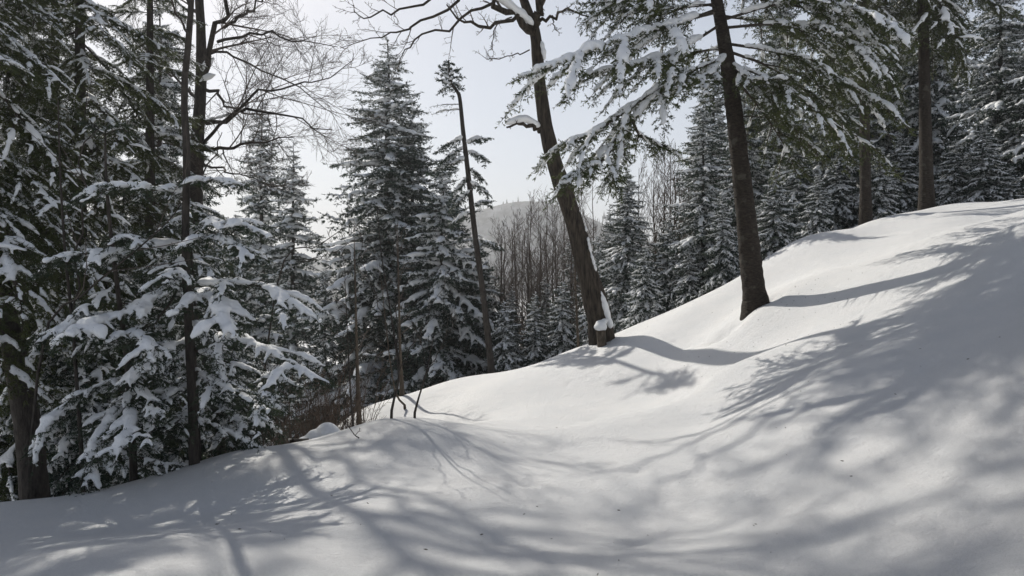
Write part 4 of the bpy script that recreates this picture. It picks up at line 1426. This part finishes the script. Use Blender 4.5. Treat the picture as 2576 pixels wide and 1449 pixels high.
# ------------------------------------------------------------------ the broken-topped tree beside the spruce
DG = 18.8
gb = at_ground(1242, DG)
bt = empty('broken_spruce', tuple(gb))
tag(bt, 'thin broken-topped spruce with bare upper stem right of the tallest spruce', 'tree')
gp = [gb, V2(1218, 760, DG), V2(1195, 590, DG), V2(1178, 440, DG), V2(1165, 330, DG), V2(1157, 250, DG), V2(1150, 230, DG), V2(1138, 212, DG), V2(1131, 188, DG), V2(1128, 152, DG)]
trunk_part(bt, gb, gp, 0.095, 0.020, M_BARK_DARK, 8, 40, 4)
rq = np.random.default_rng(40)
for x0, y0, x1, y1, wid, sn in [(1132, 215, 1105, 205, .22, .05), (1132, 210, 1160, 225, .2, .05), (1130, 190, 1110, 175, .16, .04), (1130, 190, 1150, 180, .15, .04), (1128, 175, 1130, 158, .14, .03), (1134, 218, 1108, 240, .2, .04), (1131, 200, 1108, 192, .2, .05), (1131, 203, 1158, 200, .2, .05), (1129, 180, 1120, 165, .14, .04), (1133, 215, 1150, 240, .2, .04),
                                (1158, 262, 1105, 268, .12, 0), (1160, 275, 1110, 285, .12, .03),
                                (1165, 350, 1120, 375, .3, .06), (1168, 360, 1210, 352, .28, .06), (1168, 370, 1125, 410, .35, .06), (1172, 380, 1210, 400, .3, .05), (1174, 400, 1112, 430, .4, .06), (1176, 420, 1205, 450, .3, .05),
                                (1180, 440, 1150, 490, .35, .06), (1182, 460, 1215, 485, .3, .06), (1185, 480, 1150, 520, .35, .05), (1190, 520, 1222, 510, .25, .05), (1190, 530, 1150, 560, .3, .05), (1200, 600, 1240, 620, .3, .05)]:
    dz = rq.uniform(-.5, .5)
    if y0 < 250:
        y1 -= 5; x1 += (x1 - x0) * .1; dz *= .6; wid *= 1.4
    else:
        x1 += (x1 - x0) * .5; y1 += (y1 - y0) * .3; wid *= 1.5; sn *= 1.2
    gg, lm = bough(rq, [V2(x0, y0, DG), V2((x0 + x1) / 2, (y0 + y1) / 2 - 3, DG + dz / 2), V2(x1, y1, DG + dz)], wid, 0.08, 0.075, 0.11, (0.07, 0.024, 10) if wid > .19 else (0.05, 0.012, 2), 0.5, 0.014, sn, 0.75)
    bough_part(bt, gb, gg, lm, 0.03, 0.4, M_SPRUCE)

# slim trunks by the crest
def slim_trunk(label, px2, d, top, r0, bark, lean_px=0, name='slim_tree', levels=None):
    b_ = at_ground(px2, d)
    bare_tree(name, label, rg, [b_, V2(px2 + lean_px * .5, (b_[2] * 0 + top + 300) , d), V2(px2 + lean_px, top, d)], r0, r0 * 0.12, [],
              levels or [dict(m=10, tr=(0.5, 0.98), ang=(40, 70), length=0.16, k=4, curl=0.12, lift=0.03, rr=0.4, rmin=0.005), dict(m=4, length=0.5, k=3, rmin=0.004)], bark, M_TWIG, kt=12)


slim_trunk('tan slim trunk standing beside the foot of the leaning maple', 1467, 15.6, 560, 0.055, M_BARK_TAN, -25)
slim_trunk('tan slim trunk behind the left of the two mound saplings', 1012, 14.5, 560, 0.05, M_BARK_TAN, -12)
slim_trunk('thin tan stem leaning beside the tan trunk behind the mound', 1024, 13.6, 660, 0.028, M_BARK_TAN, -70)
slim_trunk('brown trunk left of the mound, ringed by brush', 905, 13.0, 600, 0.055, M_BARK_TAN, -14)
slim_trunk('thin dark stem rising from the left end of the mound', 893, 9.3, 640, 0.02, M_BARK_DARK, -28)

# saplings on the mound, casting the long thin shadows
def sapling(label, pts, r0, r1, limbs, name='bare_sapling', levels=None):
    bare_tree(name, label, rg, pts, r0, r1, limbs, levels or [dict(m=5, tr=(0.3, 0.98), ang=(20, 45), length=0.4, k=4, curl=0.08, lift=0.03, rr=0.6, rmin=0.003)], M_BARK_DARK, M_TWIG, sides=6, kt=14)


def on(px, py, d):
    p = V2(px, py, d)
    p[2] = ground(p[0], p[1])
    return p


d1 = 7.9
sapling('bare sapling on the mound with a dark lower stem, left of two', [on(981, 1055, d1), V2(992, 1000, d1), V2(1003, 940, d1), V2(985, 800, d1), V2(962, 660, d1), V2(948, 520, d1)], 0.016, 0.004,
        [([V2(1003, 940, d1), V2(993, 760, d1 - .1), V2(1000, 560, d1 - .2)], 0.009, 0.003), ([V2(1003, 940, d1), V2(1060, 820, d1 + .2), V2(1120, 700, d1 + .3)], 0.007, 0.002), ([V2(990, 850, d1), V2(930, 700, d1 - .2), V2(900, 560, d1 - .3)], 0.006, 0.002)])
d1 = 7.9
sapling('bare sapling on the mound with a slanting stem, right of two', [on(1040, 1067, d1), V2(1052, 1005, d1), V2(1070, 945, d1), V2(1082, 890, d1), V2(1092, 840, d1)], 0.014, 0.004,
        [([V2(1070, 945, d1), V2(1110, 870, d1 - .1), V2(1150, 800, d1 - .2)], 0.006, 0.002), ([V2(1075, 930, d1), V2(1060, 860, d1), V2(1030, 790, d1)], 0.006, 0.002)])
sapling('short forked twig poking out of the mound', [on(905, 1114, 7.3), V2(893, 1095, 7.3), V2(878, 1075, 7.3), V2(862, 1060, 7.3)], 0.007, 0.003,
        [([V2(893, 1095, 7.3), V2(903, 1085, 7.3), V2(906, 1078, 7.3)], 0.004, 0.002), ([V2(880, 1078, 7.3), V2(872, 1060, 7.3), V2(868, 1040, 7.3)], 0.004, 0.002)], name='twig')
sapling('bare thin sapling crossing the dark boughs near the left edge', [at_ground(215, 7.2), V2(185, 850, 7.0), V2(165, 650, 6.9), V2(152, 450, 6.9), V2(146, 250, 6.9)], 0.020, 0.006,
        [([V2(185, 850, 7.0), V2(192, 600, 6.9), V2(212, 400, 6.8), V2(235, 230, 6.8)], 0.012, 0.004)])
sapling('slanting bare sapling reaching across the young firs to the sky', [at_ground(60, 6.9), V2(110, 850, 6.7), V2(210, 740, 6.6), V2(330, 640, 6.5), V2(420, 560, 6.4), V2(465, 500, 6.4)], 0.016, 0.004, [])
sapling('slanting bare stem behind the young firs, over the brush', [at_ground(620, 11.0), V2(700, 700, 11), V2(800, 620, 11), V2(870, 570, 11)], 0.018, 0.004, [([V2(750, 660, 11), V2(820, 640, 10.8), V2(900, 600, 10.6)], 0.008, 0.003)])

# ------------------------------------------------------------------ stump and snow-capped lumps
def snow_lump_thing(name, label, cat, C, R, seed, wood=None):
    r = np.random.default_rng(seed)
    C = np.array(C); base = C[0].copy()
    o = empty(name, tuple(base))
    tag(o, label, cat)
    n = len(C)
    cc = np.concatenate([C + r.normal(0, 0.12, (n, 3)) * np.array(R)[:, None] for _ in range(3)]) - base
    rr = np.concatenate([np.array(R) * r.uniform(0.75, 1.05, n) for _ in range(3)])
    v, f = fuse(*blobs(cc, r.normal(0, 1, (len(cc), 3)) * [1, 1, .1], np.stack([rr, rr, rr * .8], -1)), 0.02, 4, 0.5)
    link('snow', Geo().add(v, f).mesh('snow', [M_SNOW]), o)
    if wood:
        for pts, ra, rb_, bark in wood:
            P = resample(pts, 8) - base
            g = Geo().add(*tubes(P[None], np.linspace(ra, rb_, 8)[None], 9))
            link('wood', g.mesh('wood', [bark]), o)


sp = on(1516, 858, 14.7)
snow_lump_thing('stump', 'short broken stump with a round snow cap at the leaning maple foot', 'stump',
                [V2(1514, 822, 14.7), V2(1512, 815, 14.7), V2(1520, 806, 14.75), V2(1505, 824, 14.7)], [0.13, 0.12, 0.07, 0.10], 1, [([sp - UP * .2, V2(1512, 830, 14.7)], 0.11, 0.10, M_BARK_TAN)])
snow_lump_thing('fallen_log', 'snow-buried log end at the left foot of the mound', 'log',
                [on(800, 1100, 8.6) + UP * .05, on(830, 1095, 8.6) + UP * .1, on(770, 1105, 8.6) + UP * .05, on(752, 1108, 8.4)], [0.16, 0.15, 0.15, 0.12], 2,
                [([on(735, 1105, 8.3) + UP * .08, on(800, 1100, 8.6) + UP * .02], 0.05, 0.07, M_BARK_DARK)])
snow_lump_thing('snowy_stump', 'snow-piled stump with split brown wood beside the brush trunk', 'stump',
                [on(905, 1030, 12.5) + UP * .15, on(920, 1030, 12.5) + UP * .1, on(945, 1028, 12.6)], [0.2, 0.15, 0.16], 3, [([on(915, 1040, 12.2) - UP * .2, on(905, 1030, 12.4) + UP * .45], 0.16, 0.10, M_BARK_TAN)])

# ------------------------------------------------------------------ needles and bark flakes on the snow
rn = np.random.default_rng(19)
pts = [W(rn.uniform(200, 1024), 0, rn.uniform(3.4, 14)) for _ in range(130)] + [np.array([fb[0] + rn.normal(0, 0.9), fb[1] - abs(rn.normal(0, 1.0)), 0]) for _ in range(110)] + [np.array([hb[0] + rn.normal(0, 0.8), hb[1] - abs(rn.normal(0, 0.8)), 0]) for _ in range(70)]
pts = np.array(pts)
pz = height(pts[:, 0], pts[:, 1])
n_l = len(pts)
P0 = np.stack([pts[:, 0], pts[:, 1], pz + 0.004], -1)
an = rn.uniform(0, 6.28, n_l)
ln_ = rn.uniform(0.004, 0.013, n_l)
dv = np.stack([np.cos(an), np.sin(an), rn.normal(0, 0.2, n_l)], -1) * ln_[:, None]
V, F = tubes(np.stack([P0 - dv, P0, P0 + dv], 1), np.stack([ln_ * .12, ln_ * .3, ln_ * .1], -1), 4)
tag(link('needle_litter', Geo().add(V, F).mesh('needle_litter', [M_BRUSH])), 'sparse dark needles and bark flakes lying on the snow', 'litter', None, 'stuff')

# ------------------------------------------------------------------ winter haze
M_HAZE, n_, l_, out_ = new_mat('winter_haze')
pv = n_.new('ShaderNodeVolumePrincipled')
pv.inputs['Color'].default_value = (0.93, 0.95, 0.97, 1)
pv.inputs['Density'].default_value = 0.00095
pv.inputs['Anisotropy'].default_value = 0.35
l_.new(pv.outputs['Volume'], out_.inputs['Volume'])
bx = np.array([(x, y, z) for x in (-1900, 1900) for y in (-420, 1950) for z in (-75.0, 72.0)], float)
bf = [(0, 1, 3), (0, 3, 2), (4, 6, 7), (4, 7, 5), (0, 4, 5), (0, 5, 1), (2, 3, 7), (2, 7, 6), (0, 2, 6), (0, 6, 4), (1, 5, 7), (1, 7, 3)]
tag(link('haze', Geo().add(bx, bf).mesh('haze', [M_HAZE], smooth=False)), 'thin pale winter haze lying in the valley', None, None, 'stuff')
